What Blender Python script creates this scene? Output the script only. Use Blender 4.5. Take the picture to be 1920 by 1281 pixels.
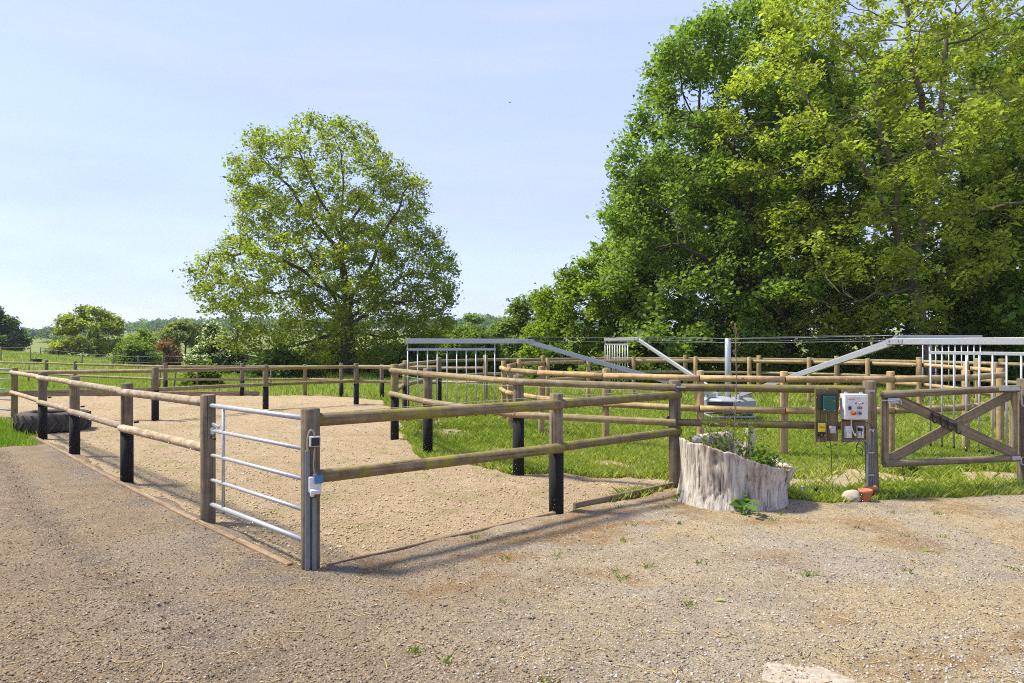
import bpy, bmesh, math, random
import numpy as np
from mathutils import Vector, Matrix, Euler
for o in list(bpy.data.objects): bpy.data.objects.remove(o)
SC = bpy.context.scene
COL = SC.collection
R = math.radians
rng = np.random.default_rng(7)
random.seed(7)

# ------------------------------------------------------------------ camera, sky, sun, exposure
CAM_H = 1.9; F = 1280.0; HY = 645.0
cam = bpy.data.cameras.new('camera'); cam.lens = 24; cam.sensor_width = 36; cam.clip_end = 6000; cam.clip_start = 0.05
cam.shift_y = 4.5/1920
camo = bpy.data.objects.new('camera', cam); COL.objects.link(camo)
camo.location = (0, 0, CAM_H); camo.rotation_euler = (R(90), 0, 0)
SC.camera = camo
SUN_EL = R(57); SUN_AZ = (-0.975, 0.20)           # horizontal direction towards the sun
w = bpy.data.worlds.new('World'); SC.world = w; w.use_nodes = True
nt = w.node_tree; nt.nodes.clear()
wo = nt.nodes.new('ShaderNodeOutputWorld'); bg = nt.nodes.new('ShaderNodeBackground')
sky = nt.nodes.new('ShaderNodeTexSky'); sky.sky_type = 'NISHITA'; sky.sun_disc = False
sky.sun_elevation = SUN_EL; sky.sun_rotation = math.atan2(SUN_AZ[0], SUN_AZ[1])
sky.altitude = 60; sky.air_density = 1.0; sky.dust_density = 0.35; sky.ozone_density = 2.0
# thin streaky cirrus over the whole sky
tc = nt.nodes.new('ShaderNodeTexCoord'); mp = nt.nodes.new('ShaderNodeMapping'); mp.inputs['Scale'].default_value = (1.2, 2.2, 7.0)
mp.inputs['Rotation'].default_value = (0.0, 0.12, 0.4)
cn = nt.nodes.new('ShaderNodeTexNoise'); cn.inputs['Scale'].default_value = 1.6; cn.inputs['Detail'].default_value = 6; cn.inputs['Roughness'].default_value = 0.55
cr = nt.nodes.new('ShaderNodeMapRange'); cr.inputs[1].default_value = 0.35; cr.inputs[2].default_value = 0.8; cr.inputs[3].default_value = 0.76; cr.inputs[4].default_value = 0.93
mx = nt.nodes.new('ShaderNodeMix'); mx.data_type = 'RGBA'; mx.inputs[7].default_value = (1.60, 1.96, 2.98, 1)
nt.links.new(tc.outputs['Generated'], mp.inputs[0]); nt.links.new(mp.outputs[0], cn.inputs['Vector']); nt.links.new(cn.outputs[0], cr.inputs[0])
nt.links.new(cr.outputs[0], mx.inputs[0]); nt.links.new(sky.outputs[0], mx.inputs[6]); tn = nt.nodes.new('ShaderNodeMix'); tn.data_type = 'RGBA'; tn.blend_type = 'MULTIPLY'; tn.inputs[0].default_value = 1; tn.inputs[7].default_value = (1.0, .945, 1.05, 1)
mp2 = nt.nodes.new('ShaderNodeMapping'); mp2.inputs['Scale'].default_value = (1.0, 1.6, 9.0); mp2.inputs['Rotation'].default_value = (0.05, -0.22, 1.1); nt.links.new(tc.outputs['Generated'], mp2.inputs[0])
cn2 = nt.nodes.new('ShaderNodeTexNoise'); cn2.inputs['Scale'].default_value = 2.1; cn2.inputs['Detail'].default_value = 7; cn2.inputs['Roughness'].default_value = 0.6; nt.links.new(mp2.outputs[0], cn2.inputs['Vector'])
cr2 = nt.nodes.new('ShaderNodeMapRange'); cr2.inputs[1].default_value = 0.48; cr2.inputs[2].default_value = 0.75; cr2.inputs[3].default_value = 0; cr2.inputs[4].default_value = 0.4; nt.links.new(cn2.outputs[0], cr2.inputs[0])
wi = nt.nodes.new('ShaderNodeMix'); wi.data_type = 'RGBA'; wi.inputs[7].default_value = (2.2, 2.38, 2.8, 1); nt.links.new(cr2.outputs[0], wi.inputs[0]); nt.links.new(mx.outputs[2], wi.inputs[6])
nt.links.new(wi.outputs[2], tn.inputs[6]); nt.links.new(tn.outputs[2], bg.inputs[0])
bg.inputs[1].default_value = 0.15
nt.links.new(bg.outputs[0], wo.inputs[0])
sl = bpy.data.lights.new('sun', 'SUN'); sl.energy = 3.3; sl.angle = R(7.5); sl.color = (1.0, 0.92, 0.76)
so = bpy.data.objects.new('sun', sl); COL.objects.link(so)
sd = Vector((SUN_AZ[0]*math.cos(SUN_EL), SUN_AZ[1]*math.cos(SUN_EL), math.sin(SUN_EL)))
so.rotation_euler = sd.to_track_quat('Z', 'Y').to_euler(); so.location = (-20, 0, 40)
SC.view_settings.view_transform = 'Standard'; SC.view_settings.look = 'None'; SC.view_settings.gamma = 1
SC.view_settings.use_curve_mapping = False
SC.view_settings.exposure = 1.3
SC.render.engine = 'CYCLES'
SC.cycles.max_bounces = 8; SC.cycles.transparent_max_bounces = 4; SC.cycles.volume_bounces = 0
SC.cycles.use_denoising = False; SC.cycles.filter_width = 1.05

# ------------------------------------------------------------------ helpers
def G(px, py, z=0.0):
    D = (CAM_H-z)*F/(py-HY); return Vector(((px-960)*D/F, D, z))
def AT(px, py, D): return Vector(((px-960)*D/F, D, CAM_H-(py-HY)*D/F))
def smooth(a, b, x):
    t = np.clip((np.asarray(x, float)-a)/(b-a), 0, 1); return t*t*(3-2*t)
_perm = np.random.default_rng(3).permutation(512)
def vnoise(x, y, s=1.0, seed=0):
    x = np.asarray(x, float)*s+seed*17.3+1000; y = np.asarray(y, float)*s+seed*9.1+1000
    xi = np.floor(x).astype(int); yi = np.floor(y).astype(int); fx = x-xi; fy = y-yi
    fx = fx*fx*(3-2*fx); fy = fy*fy*(3-2*fy)
    h = lambda a, b: _perm[(_perm[a & 511]+b) & 511]/511.0
    return (h(xi, yi)*(1-fx)+h(xi+1, yi)*fx)*(1-fy)+(h(xi, yi+1)*(1-fx)+h(xi+1, yi+1)*fx)*fy
def fbm(x, y, s=1.0, o=4, seed=0):
    v = 0; a = .5
    for i in range(o): v = v+a*vnoise(x, y, s*2**i, seed+i); a *= .5
    return v
def hz(x, y):
    x = np.asarray(x, float); y = np.asarray(y, float)
    u = x/np.maximum(y, 1.0)
    tilt = np.interp(u, [-.9, -.75, -.59, -.51, -.3], [1.6, .95, .0, -.7, -1.0])*smooth(34, 82, y)
    far = np.interp(y, [88, 160, 230, 400, 480, 600, 800, 1500], [0, -9, -6, 5.5, 7, 12, 17, 22])
    hillw = 0.35+0.65*np.clip(np.interp(u, [-.66, -.56, -.44, -.3], [0, .8, 1.25, 1.35]), 0, 2)
    return tilt*(1-smooth(90, 160, y))+far*np.where(y > 430, np.where(far > 0, .55+.45*hillw, 1), 1)
def HZ(x, y): return float(hz(x, y))

def props(o, label=None, cat=None, group=None, kind=None):
    if label: o['label'] = label
    if cat: o['category'] = cat
    if group: o['group'] = group
    if kind: o['kind'] = kind
    return o
def np_mesh(name, V, Fc, mat=None, smooth_=False, tint=None):
    V = np.asarray(V, np.float32); Fc = np.asarray(Fc, np.int32); n, k = Fc.shape
    me = bpy.data.meshes.new(name)
    me.vertices.add(len(V)); me.vertices.foreach_set('co', V.ravel())
    me.loops.add(n*k); me.loops.foreach_set('vertex_index', Fc.ravel())
    me.polygons.add(n); me.polygons.foreach_set('loop_start', np.arange(0, n*k, k, dtype=np.int32))
    try: me.polygons.foreach_set('loop_total', np.full(n, k, np.int32))
    except Exception: pass
    if smooth_: me.polygons.foreach_set('use_smooth', np.ones(n, bool))
    if tint is not None:
        a = me.color_attributes.new('tint', 'FLOAT_COLOR', 'POINT')
        c = np.ones((len(V), 4), np.float32); c[:, :3] = tint; a.data.foreach_set('color', c.ravel())
    me.update(calc_edges=True)
    if mat: me.materials.append(mat)
    return me
def link(name, me, parent=None, M=None):
    o = bpy.data.objects.new(name, me); COL.objects.link(o)
    M = M if M is not None else Matrix.Identity(4)
    if parent is not None:
        o.parent = parent; o.matrix_parent_inverse = WM[parent.name].inverted()
    o.matrix_basis = M; WM[o.name] = M.copy()
    return o
WM = {}
def thing(name, loc, label, cat, group=None):
    o = bpy.data.objects.new(name, None); COL.objects.link(o); o.empty_display_size = .2
    M = Matrix.Translation(Vector(loc)); o.matrix_basis = M; WM[o.name] = M
    return props(o, label, cat, group)
def bm_mesh(name, bm, mat, smooth_=False):
    me = bpy.data.meshes.new(name); bm.normal_update(); bm.to_mesh(me); bm.free()
    if mat: me.materials.append(mat)
    if smooth_:
        for p in me.polygons: p.use_smooth = True
    return me
def orient(p, q):
    d = (Vector(q)-Vector(p)); return Matrix.Translation(Vector(p)) @ d.to_track_quat('Z', 'Y').to_matrix().to_4x4()
def lathe(prof, n=20, wob=0.0, seed=0, half=False, bow=0.0):
    """profile [(r, z)] revolved about z, caps closed"""
    r_ = np.random.default_rng(seed); ang = np.linspace(0, math.pi if half else 2*math.pi, n, endpoint=half)
    V = []; zmax = max(abs(p[1]) for p in prof) or 1
    ph = r_.uniform(0, 6.28, 4)
    for r, z in prof:
        t = z/zmax; bx = bow*math.sin(math.pi*t); 
        for a in ang:
            k = 1+wob*(math.sin(2*a+ph[0]+z*1.3)+.6*math.sin(3*a+ph[1]-z*2.1)+.8*math.sin(z*5+ph[2]))
            V.append((r*k*math.cos(a)+bx, r*k*math.sin(a), z))
    m = len(prof); Fs = []
    for i in range(m-1):
        for j in range(n if not half else n-1):
            a = i*n+j; b = i*n+(j+1) % n; Fs.append((a, b, b+n, a+n))
        if half: a = i*n+n-1; b = i*n; Fs.append((a, b, b+n, a+n))
    Fs.append(tuple(range(n-1, -1, -1))); Fs.append(tuple((m-1)*n+j for j in range(n)))
    return V, Fs
def py_mesh(name, V, Fs, mat, smooth_=False):
    me = bpy.data.meshes.new(name); me.from_pydata(V, [], Fs); me.update()
    if mat: me.materials.append(mat)
    if smooth_:
        for p in me.polygons: p.use_smooth = len(p.vertices) == 4
    return me
_sd = [0]
def pole(name, p, q, r, mat, parent=None, n=12, wob=0.0, cham=0.0, half=False, spin=None, bow=0.0, r2=None):
    L = (Vector(q)-Vector(p)).length; _sd[0] += 1; r2 = r2 or r
    k = max(2, int(L/.35)) if (wob or bow) else 1
    prof = [(r+(r2-r)*i/k, L*i/k) for i in range(k+1)]
    if cham: prof = [(r*.86, 0), (r, cham)]+prof[1:-1]+[(r2, L-cham), (r2*.86, L)]
    V, Fs = lathe(prof, n, wob, _sd[0], half, bow)
    M = orient(p, q)
    if spin is not None:   # turn local +Y (round side of a half rail) to face direction spin
        d = (Vector(q)-Vector(p)).normalized(); y = Vector(spin)-d*Vector(spin).dot(d); y.normalize(); x = y.cross(d)
        M = Matrix.Translation(Vector(p)) @ Matrix((x, y, d)).transposed().to_4x4()
    return link(name, py_mesh(name, V, Fs, mat, True), parent, M)
def box(name, c, size, mat, parent=None, rot=(0, 0, 0), bev=0.0, seg=2):
    bm = bmesh.new(); bmesh.ops.create_cube(bm, size=1.0); bmesh.ops.scale(bm, vec=size, verts=bm.verts)
    if bev: bmesh.ops.bevel(bm, geom=bm.edges[:], offset=bev, segments=seg, affect='EDGES', profile=.6)
    M = Matrix.Translation(Vector(c)) @ (rot if isinstance(rot, Matrix) else Euler(rot).to_matrix().to_4x4())
    return link(name, bm_mesh(name, bm, mat), parent, M)
def beam(name, p, q, wd, ht, mat, parent=None, bev=0.006, up=(0, 0, 1)):
    p = Vector(p); q = Vector(q); d = (q-p); L = d.length; d.normalize(); s = Vector(up).cross(d).normalized(); u = d.cross(s)
    M = Matrix((s, u, d)).transposed().to_4x4()
    return box(name, (p+q)/2, (wd, ht, L), mat, parent, M, bev, 1)
def tube_pts(name, pts, r, mat, parent=None, n=6, closed=False):
    """smooth tube through points"""
    P = [Vector(p) for p in pts]; out = []
    for i in range(len(P)-1):
        p0 = P[max(i-1, 0)]; p1 = P[i]; p2 = P[i+1]; p3 = P[min(i+2, len(P)-1)]
        for s in range(5):
            t = s/5; out.append(.5*((2*p1)+(p2-p0)*t+(2*p0-5*p1+4*p2-p3)*t*t+(3*p1-p0-3*p2+p3)*t**3))
    out.append(P[-1]); V = []; Fs = []; o0 = out[0].copy()
    ref = Vector((.31, .2, .93))
    for i, p in enumerate(out):
        d = (out[min(i+1, len(out)-1)]-out[max(i-1, 0)]).normalized(); s = d.cross(ref)
        if s.length < .05: s = d.cross(Vector((1, 0, 0)))
        s.normalize(); u = d.cross(s)
        for j in range(n):
            a = 2*math.pi*j/n; V.append(tuple(p-o0+(s*math.cos(a)+u*math.sin(a))*r))
    for i in range(len(out)-1):
        for j in range(n): a = i*n+j; b = i*n+(j+1) % n; Fs.append((a, b, b+n, a+n))
    Fs.append(tuple(range(n-1, -1, -1))); Fs.append(tuple((len(out)-1)*n+j for j in range(n)))
    return link(name, py_mesh(name, V, Fs, mat, True), parent, Matrix.Translation(o0))

# ------------------------------------------------------------------ materials
def new_mat(name, rough=.8, metal=0.0, spec=.5):
    m = bpy.data.materials.new(name); m.use_nodes = True; b = m.node_tree.nodes['Principled BSDF']
    b.inputs['Roughness'].default_value = rough; b.inputs['Metallic'].default_value = metal
    if 'Specular IOR Level' in b.inputs: b.inputs['Specular IOR Level'].default_value = spec
    return m, m.node_tree, b
def N(t, typ, **kw):
    n = t.nodes.new(typ)
    for k, v in kw.items():
        if k in n.inputs: n.inputs[k].default_value = v
        else: setattr(n, k, v)
    return n
def noise(t, vec, scale, detail=4, rough=.55):
    n = N(t, 'ShaderNodeTexNoise', Scale=scale, Detail=detail, Roughness=rough); t.links.new(vec, n.inputs['Vector']); return n.outputs[0]
def ramp(t, fac, stops):
    n = t.nodes.new('ShaderNodeValToRGB'); e = n.color_ramp.elements
    while len(e) < len(stops): e.new(.5)
    for i, (p, c) in enumerate(stops): e[i].position = p; e[i].color = (*c, 1) if len(c) == 3 else c
    t.links.new(fac, n.inputs[0]); return n.outputs[0]
def mix(t, fac, a, b, mode='MIX'):
    n = N(t, 'ShaderNodeMix', data_type='RGBA', blend_type=mode)
    for s, v in ((0, fac), (6, a), (7, b)):
        if isinstance(v, (int, float)): n.inputs[s].default_value = v
        elif isinstance(v, tuple): n.inputs[s].default_value = (*v, 1)
        else: t.links.new(v, n.inputs[s])
    return n.outputs[2]
def mapr(t, fac, a, b, c=0.0, d=1.0):
    n = N(t, 'ShaderNodeMapRange'); n.inputs[1].default_value = a; n.inputs[2].default_value = b; n.inputs[3].default_value = c; n.inputs[4].default_value = d
    t.links.new(fac, n.inputs[0]); return n.outputs[0]
def coords(t, scale=(1, 1, 1), rnd=True, kind='Object'):
    c = N(t, 'ShaderNodeTexCoord'); m = N(t, 'ShaderNodeMapping'); m.inputs['Scale'].default_value = scale
    t.links.new(c.outputs[kind], m.inputs[0])
    if rnd:
        oi = N(t, 'ShaderNodeObjectInfo'); mu = N(t, 'ShaderNodeMath', operation='MULTIPLY'); mu.inputs[1].default_value = 40
        t.links.new(oi.outputs['Random'], mu.inputs[0]); cb = N(t, 'ShaderNodeCombineXYZ')
        for i in range(3): t.links.new(mu.outputs[0], cb.inputs[i])
        t.links.new(cb.outputs[0], m.inputs['Location'])
    return m.outputs[0]
def bump(t, b, h, strength=.4, dist=.01):
    n = N(t, 'ShaderNodeBump'); n.inputs['Strength'].default_value = strength; n.inputs['Distance'].default_value = dist
    t.links.new(h, n.inputs['Height']); t.links.new(n.outputs[0], b.inputs['Normal'])
def wood(name, c0, c1, c2, moss=None, mossth=.55, crack=.5, grain=14, blotch=.4, streak=1.0):
    m, t, b = new_mat(name, .88, spec=.2)
    v = coords(t, (grain, grain, streak)); v1 = coords(t, (1, 1, 1)); v2 = coords(t, (55, 55, .9)); vb = coords(t, (5, 5, 9))
    g = noise(t, v, 2.2, 5, .65); col = ramp(t, g, [(.28, c0), (.5, c1), (.72, c2)])
    bl = noise(t, vb, 1.3, 3); col = mix(t, mapr(t, bl, .4, .7, 0, blotch), col, tuple(x*.55 for x in c0))
    ck = noise(t, v2, 1.0, 2, .5); col = mix(t, mapr(t, ck, .40, .32, 0, crack), col, (.03, .022, .016))
    if moss:
        mo = noise(t, v1, 4.5, 6, .7); col = mix(t, mapr(t, mo, mossth, mossth+.16, 0, .85), col, moss)
    oi = N(t, 'ShaderNodeObjectInfo'); col = mix(t, 1.0, col, ramp(t, oi.outputs['Random'], [(0, (.82, .82, .82)), (1, (1.12, 1.08, 1.02))]), 'MULTIPLY')
    t.links.new(col, b.inputs['Base Color'])
    ad = N(t, 'ShaderNodeMath', operation='ADD'); t.links.new(g, ad.inputs[0]); t.links.new(mapr(t, ck, .36, .28, 0, -1.5), ad.inputs[1])
    bump(t, b, ad.outputs[0], .55, .004)
    return m
MOSS = (.20, .185, .028)
M_POST = wood('post wood', (.115, .09, .056), (.20, .163, .112), (.31, .265, .195), None, crack=.7, grain=12, streak=.6)
M_POSTG = wood('greenish post wood', (.19, .15, .06), (.28, .225, .10), (.36, .30, .16), (.17, .16, .035), .58, crack=.6)
M_RAIL_L = wood('pale rail wood', (.24, .18, .11), (.40, .325, .225), (.53, .46, .35), (.30, .26, .06), .60, crack=.35, grain=9, blotch=.6, streak=3.0)
M_RAIL_M = wood('mossy rail wood', (.13, .10, .05), (.21, .165, .095), (.30, .245, .16), (.25, .23, .03), .46, crack=.5, blotch=.5)
M_RAIL_O = wood('lichen rail wood', (.19, .15, .075), (.30, .245, .145), (.42, .36, .25), (.22, .2, .04), .53, crack=.45, blotch=.5)
M_NEW = wood('new pine', (.31, .215, .095), (.42, .305, .155), (.53, .41, .235), None, crack=.25, grain=8, blotch=.45, streak=1.2)
M_GATE = wood('gate wood', (.14, .112, .07), (.23, .187, .122), (.33, .275, .19), (.21, .19, .05), .56, crack=.6)
M_PLANK = wood('mossy plank', (.11, .085, .05), (.185, .145, .085), (.25, .20, .125), (.16, .15, .03), .52, crack=.6)
M_EDGE = wood('edging wood', (.16, .115, .07), (.26, .19, .12), (.36, .28, .19), (.16, .14, .05), .66, crack=.6)
def stump_mat():
    m, t, b = new_mat('bleached stump wood', .9, spec=.15)
    v = coords(t, (14, 14, 1.1), False); g = noise(t, v, 1.6, 7, .68)
    col = ramp(t, g, [(.28, (.04, .03, .02)), (.38, (.22, .18, .13)), (.48, (.43, .39, .325)), (.68, (.62, .59, .52))])
    v2 = coords(t, (2.2, 2.2, 1.1), False); p = noise(t, v2, 1.9, 5, .6); col = mix(t, mapr(t, p, .55, .68, 0, .7), col, (.17, .105, .058))
    v3 = coords(t, (30, 30, .8), False); ck = noise(t, v3, 1.0, 3, .55); col = mix(t, mapr(t, ck, .38, .30, 0, .85), col, (.035, .024, .018))
    t.links.new(col, b.inputs['Base Color'])
    ad = N(t, 'ShaderNodeMath', operation='ADD'); t.links.new(g, ad.inputs[0]); t.links.new(ck, ad.inputs[1]); bump(t, b, ad.outputs[0], .8, .015)
    return m
M_STUMP = stump_mat()
def plain(name, col, rough=.6, metal=0.0, var=.25, scale=30, bstr=0.0):
    m, t, b = new_mat(name, rough, metal); v = coords(t, (1, 1, 1)); n = noise(t, v, scale, 5, .65)
    c = mix(t, mapr(t, n, .3, .7), tuple(x*(1-var) for x in col), tuple(min(1, x*(1+var)) for x in col)); t.links.new(c, b.inputs['Base Color'])
    if bstr: bump(t, b, n, bstr, .004)
    return m
M_RUBBER = plain('black rubber sleeve', (.007, .0065, .006), .95, 0, .5, 60, .3)
M_TYRE = plain('dusty tyre rubber', (.062, .053, .042), .9, 0, .6, 7, .3)
M_GALV = plain('galvanised steel', (.42, .435, .45), .45, .5, .22, 38)
M_GALVD = plain('dull galvanised steel', (.36, .38, .40), .5, .5, .25, 30)
M_HOUSE = plain('grey painted steel', (.29, .32, .325), .5, .1, .15, 12)
M_BLACK = plain('black plastic', (.016, .016, .018), .45)
M_WHITE = plain('dirty white plastic', (.66, .65, .61), .45, 0, .12, 14)
M_FACE = plain('pale grey faceplate', (.60, .60, .56), .4, 0, .08, 10)
M_GREYP = plain('grey plastic', (.42, .41, .37), .5, 0, .2, 20)
M_PVC = plain('grey conduit plastic', (.165, .185, .195), .6, 0, .15, 12)
M_GREENP = plain('dark green plastic', (.006, .085, .062), .35, 0, .2, 20)
M_YEL = plain('yellow plastic', (.62, .50, .02), .4, 0, .15, 20)
M_RED = plain('red plastic', (.50, .025, .02), .35)
M_GRN = plain('green button plastic', (.02, .18, .07), .35)
M_BLUE = plain('blue plastic', (.045, .15, .27), .4, 0, .2, 40)
M_ORANGE = plain('orange print', (.55, .16, .05), .5)
M_CABLE = plain('dark cable', (.03, .03, .028), .5)
M_CABLEB = plain('beige cable', (.36, .33, .22), .5)
M_WIRE = plain('wire rope', (.42, .40, .33), .6)
M_IRON = plain('dark iron', (.028, .027, .027), .6, .3)
M_RUST = plain('rusty iron', (.16, .06, .03), .8, .2, .5)
M_TERRA = plain('terracotta', (.46, .17, .085), .85, 0, .3, 16, .2)
M_STONE = plain('pale stone', (.40, .355, .275), .9, 0, .3, 9, .6)
M_SOIL = plain('dark soil', (.09, .062, .04), .95, 0, .4, 25, .8)
M_BARK = plain('bark', (.085, .066, .045), .95, 0, .5, 6, .9)
M_BARKP = plain('pale bark', (.19, .155, .105), .95, 0, .45, 6, .9)
M_BARKW = plain('lichened bark', (.13, .105, .07), .95, 0, .5, 6, .9)
M_BARKD = plain('dark bark', (.045, .036, .026), .95, 0, .4, 6, .9)
M_BIRD = plain('dark plumage', (.03, .03, .032), .8)
def leaf_mat(name, trans=.5, rough=.5):
    m, t, b = new_mat(name, rough, spec=.22)
    a = N(t, 'ShaderNodeAttribute', attribute_name='tint'); t.links.new(a.outputs['Color'], b.inputs['Base Color'])
    tr = N(t, 'ShaderNodeBsdfTranslucent'); hs = mix(t, 1.0, a.outputs['Color'], (1.3, 1.42, .62), 'MULTIPLY'); t.links.new(hs, tr.inputs[0])
    ms = N(t, 'ShaderNodeMixShader'); ms.inputs[0].default_value = trans
    t.links.new(b.outputs[0], ms.inputs[1]); t.links.new(tr.outputs[0], ms.inputs[2]); t.links.new(ms.outputs[0], t.nodes['Material Output'].inputs[0])
    return m
M_LEAF = leaf_mat('leaf'); M_GRASS = leaf_mat('grass blade', .3, .55)
def tint_mat(name, rough=.9, spec=.2):
    m, t, b = new_mat(name, rough, spec=spec); a = N(t, 'ShaderNodeAttribute', attribute_name='tint'); t.links.new(a.outputs['Color'], b.inputs['Base Color']); return m
M_TINT = tint_mat('mineral')
def ground_mat():
    m, t, b = new_mat('meadow', .95, spec=.1); v = coords(t, (1, 1, 1), False)
    n1 = noise(t, v, .09, 5, .6); n2 = noise(t, v, 1.1, 6, .7); n3 = noise(t, v, 14, 5, .7)
    c = ramp(t, n1, [(.3, (.13, .19, .03)), (.5, (.17, .235, .038)), (.7, (.22, .26, .06))])
    c = mix(t, mapr(t, n2, .35, .70, 0, .75), c, (.23, .20, .08)); c = mix(t, mapr(t, n3, .3, .7, 0, .55), c, (.055, .095, .016))
    t.links.new(c, b.inputs['Base Color']); bump(t, b, n3, .8, .05); return m
def sand_mat():
    m, t, b = new_mat('paddock sand', .95, spec=.1); v = coords(t, (1, 1, 1), False)
    n1 = noise(t, v, .5, 5, .6); n2 = noise(t, v, 7, 6, .7); n3 = noise(t, v, 55, 5, .7); n4 = noise(t, v, 1.6, 5, .65)
    c = ramp(t, n1, [(.3, (.40, .30, .175)), (.55, (.475, .365, .22)), (.75, (.53, .425, .27))])
    c = mix(t, mapr(t, n2, .38, .65, 0, .5), c, (.30, .215, .125)); c = mix(t, mapr(t, n3, .35, .7, 0, .5), c, (.48, .375, .25))
    c = mix(t, mapr(t, n4, .52, .68, 0, .55), c, (.24, .24, .07))
    t.links.new(c, b.inputs['Base Color'])
    ad = N(t, 'ShaderNodeMath', operation='ADD'); t.links.new(n2, ad.inputs[0]); t.links.new(n3, ad.inputs[1]); bump(t, b, ad.outputs[0], 1.0, .045); return m
def yard_mat():
    m, t, b = new_mat('yard gravel', .95, spec=.12); v = coords(t, (1, 1, 1), False)
    sx = N(t, 'ShaderNodeSeparateXYZ'); t.links.new(v, sx.inputs[0])
    n0 = noise(t, v, .55, 5, .6); n1 = noise(t, v, 2.3, 6, .65); n2 = noise(t, v, 16, 6, .75); n3 = noise(t, v, 70, 4, .7); n5 = noise(t, v, 9, 6, .75)
    ad0 = N(t, 'ShaderNodeMath', operation='MULTIPLY_ADD'); ad0.inputs[1].default_value = 2.4; t.links.new(n0, ad0.inputs[0]); t.links.new(sx.outputs[0], ad0.inputs[2])
    side = mapr(t, ad0.outputs[0], -.5, 2.6)
    left = mix(t, mapr(t, n1, .3, .7), (.165, .112, .06), (.28, .2, .113)); right = mix(t, mapr(t, n1, .3, .7), (.26, .215, .145), (.42, .35, .235))
    c = mix(t, side, left, right)
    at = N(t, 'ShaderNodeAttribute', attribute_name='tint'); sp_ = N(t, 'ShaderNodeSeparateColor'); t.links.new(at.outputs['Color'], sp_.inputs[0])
    def mul(a, k):
        n_ = N(t, 'ShaderNodeMath', operation='MULTIPLY'); t.links.new(a, n_.inputs[0]); n_.inputs[1].default_value = k; return n_.outputs[0]
    c = mix(t, mul(sp_.outputs[2], .65), c, (.42, .315, .145))
    c = mix(t, mapr(t, n0, .52, .68, 0, .45), c, (.30, .27, .235)); c = mix(t, mapr(t, n5, .52, .68, 0, .5), c, (.17, .135, .095))
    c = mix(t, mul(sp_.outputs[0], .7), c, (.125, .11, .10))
    c = mix(t, mapr(t, n2, .40, .66, 0, .45), c, (.15, .125, .10)); c = mix(t, mapr(t, n3, .52, .66, 0, .7), c, (.62, .54, .42)); c = mix(t, mapr(t, n3, .44, .34, 0, .8), c, (.085, .068, .05))
    mm = N(t, 'ShaderNodeMath', operation='MULTIPLY'); t.links.new(sp_.outputs[1], mm.inputs[0]); t.links.new(mapr(t, n5, .38, .54, 0, .85), mm.inputs[1]); c = mix(t, mm.outputs[0], c, (.225, .125, .036))
    t.links.new(c, b.inputs['Base Color'])
    ad = N(t, 'ShaderNodeMath', operation='ADD'); t.links.new(n2, ad.inputs[0]); t.links.new(n3, ad.inputs[1]); bump(t, b, ad.outputs[0], 1.0, .02); return m
M_GROUND = ground_mat(); M_SAND = sand_mat(); M_YARD = yard_mat()
M_DIRT = plain('bare earth', (.29, .22, .14), .95, 0, .35, 9, .8)

# ------------------------------------------------------------------ layout
RC = Vector((5.25, 16.6, 0)); R_IN = 5.45; R_OUT = 8.2
def seg_d(P, poly):
    """signed distance (positive inside) of points to polygon"""
    P = np.asarray(P, float); n = len(poly); d = np.full(len(P), 1e9); ins = np.zeros(len(P), bool)
    for i in range(n):
        a = np.array(poly[i], float); c = np.array(poly[(i+1) % n], float); e = c-a
        t = np.clip(((P-a)@e)/(e@e), 0, 1); d = np.minimum(d, np.hypot(*(P-(a+t[:, None]*e)).T))
        cond = (a[1] > P[:, 1]) != (c[1] > P[:, 1])
        with np.errstate(all='ignore'): xi = e[0]*(P[:, 1]-a[1])/e[1]+a[0]
        ins ^= cond & (P[:, 0] < xi)
    return np.where(ins, d, -d)
def gp(*pts): return [tuple(G(x, y)[:2]) for x, y in pts]
L0, L1, L2, L3, L4, L5 = G(582, 1075), G(390, 985), G(238, 910), G(140, 857), G(80, 826), G(27, 787)
R1, R2 = G(1043, 967), G(1265, 918)
W0, W1 = G(1637, 934), G(1919, 914)
SAND = gp((582, 1079), (390, 989), (238, 914), (140, 861), (80, 830), (27, 789), (-120, 768), (-260, 752), (-260, 744), (100, 744), (310, 743), (480, 743), (590, 742), (716, 751), (742, 770), (752, 795), (762, 820), (800, 862), (850, 869), (905, 879), (965, 889), (1090, 892), (1200, 901), (1268, 914), (1043, 970))
YARD = [tuple(G(582, 1077)[:2])]+gp((390, 987), (238, 912), (140, 859), (95, 834), (50, 842), (-10, 843), (-200, 835), (-600, 835))+[(-30, 1), (-30, -14), (30, -14), (30, 9.2)]+gp((2200, 926), (1925, 934), (1800, 940), (1700, 943), (1640, 948), (1560, 951), (1480, 943), (1400, 935), (1262, 924), (1043, 972))
def grid_sheet(name, x0, x1, y0, y1, s, zf, mat, label_kind='structure', mf=None):
    xs = np.arange(x0, x1+s, s); ys = np.arange(y0, y1+s, s); X, Y = np.meshgrid(xs, ys); P = np.c_[X.ravel(), Y.ravel()]
    Z, keep = zf(P); nx = len(xs); ny = len(ys)
    idx = np.arange(nx*ny).reshape(ny, nx); q = np.stack([idx[:-1, :-1], idx[:-1, 1:], idx[1:, 1:], idx[1:, :-1]], -1).reshape(-1, 4)
    q = q[keep[q].any(1)]; used = np.unique(q); remap = np.full(nx*ny, -1); remap[used] = np.arange(len(used))
    o = link(name, np_mesh(name, np.c_[P, Z][used], remap[q], mat, True, None if mf is None else mf(P[used]))); props(o, kind=label_kind); return o
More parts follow.
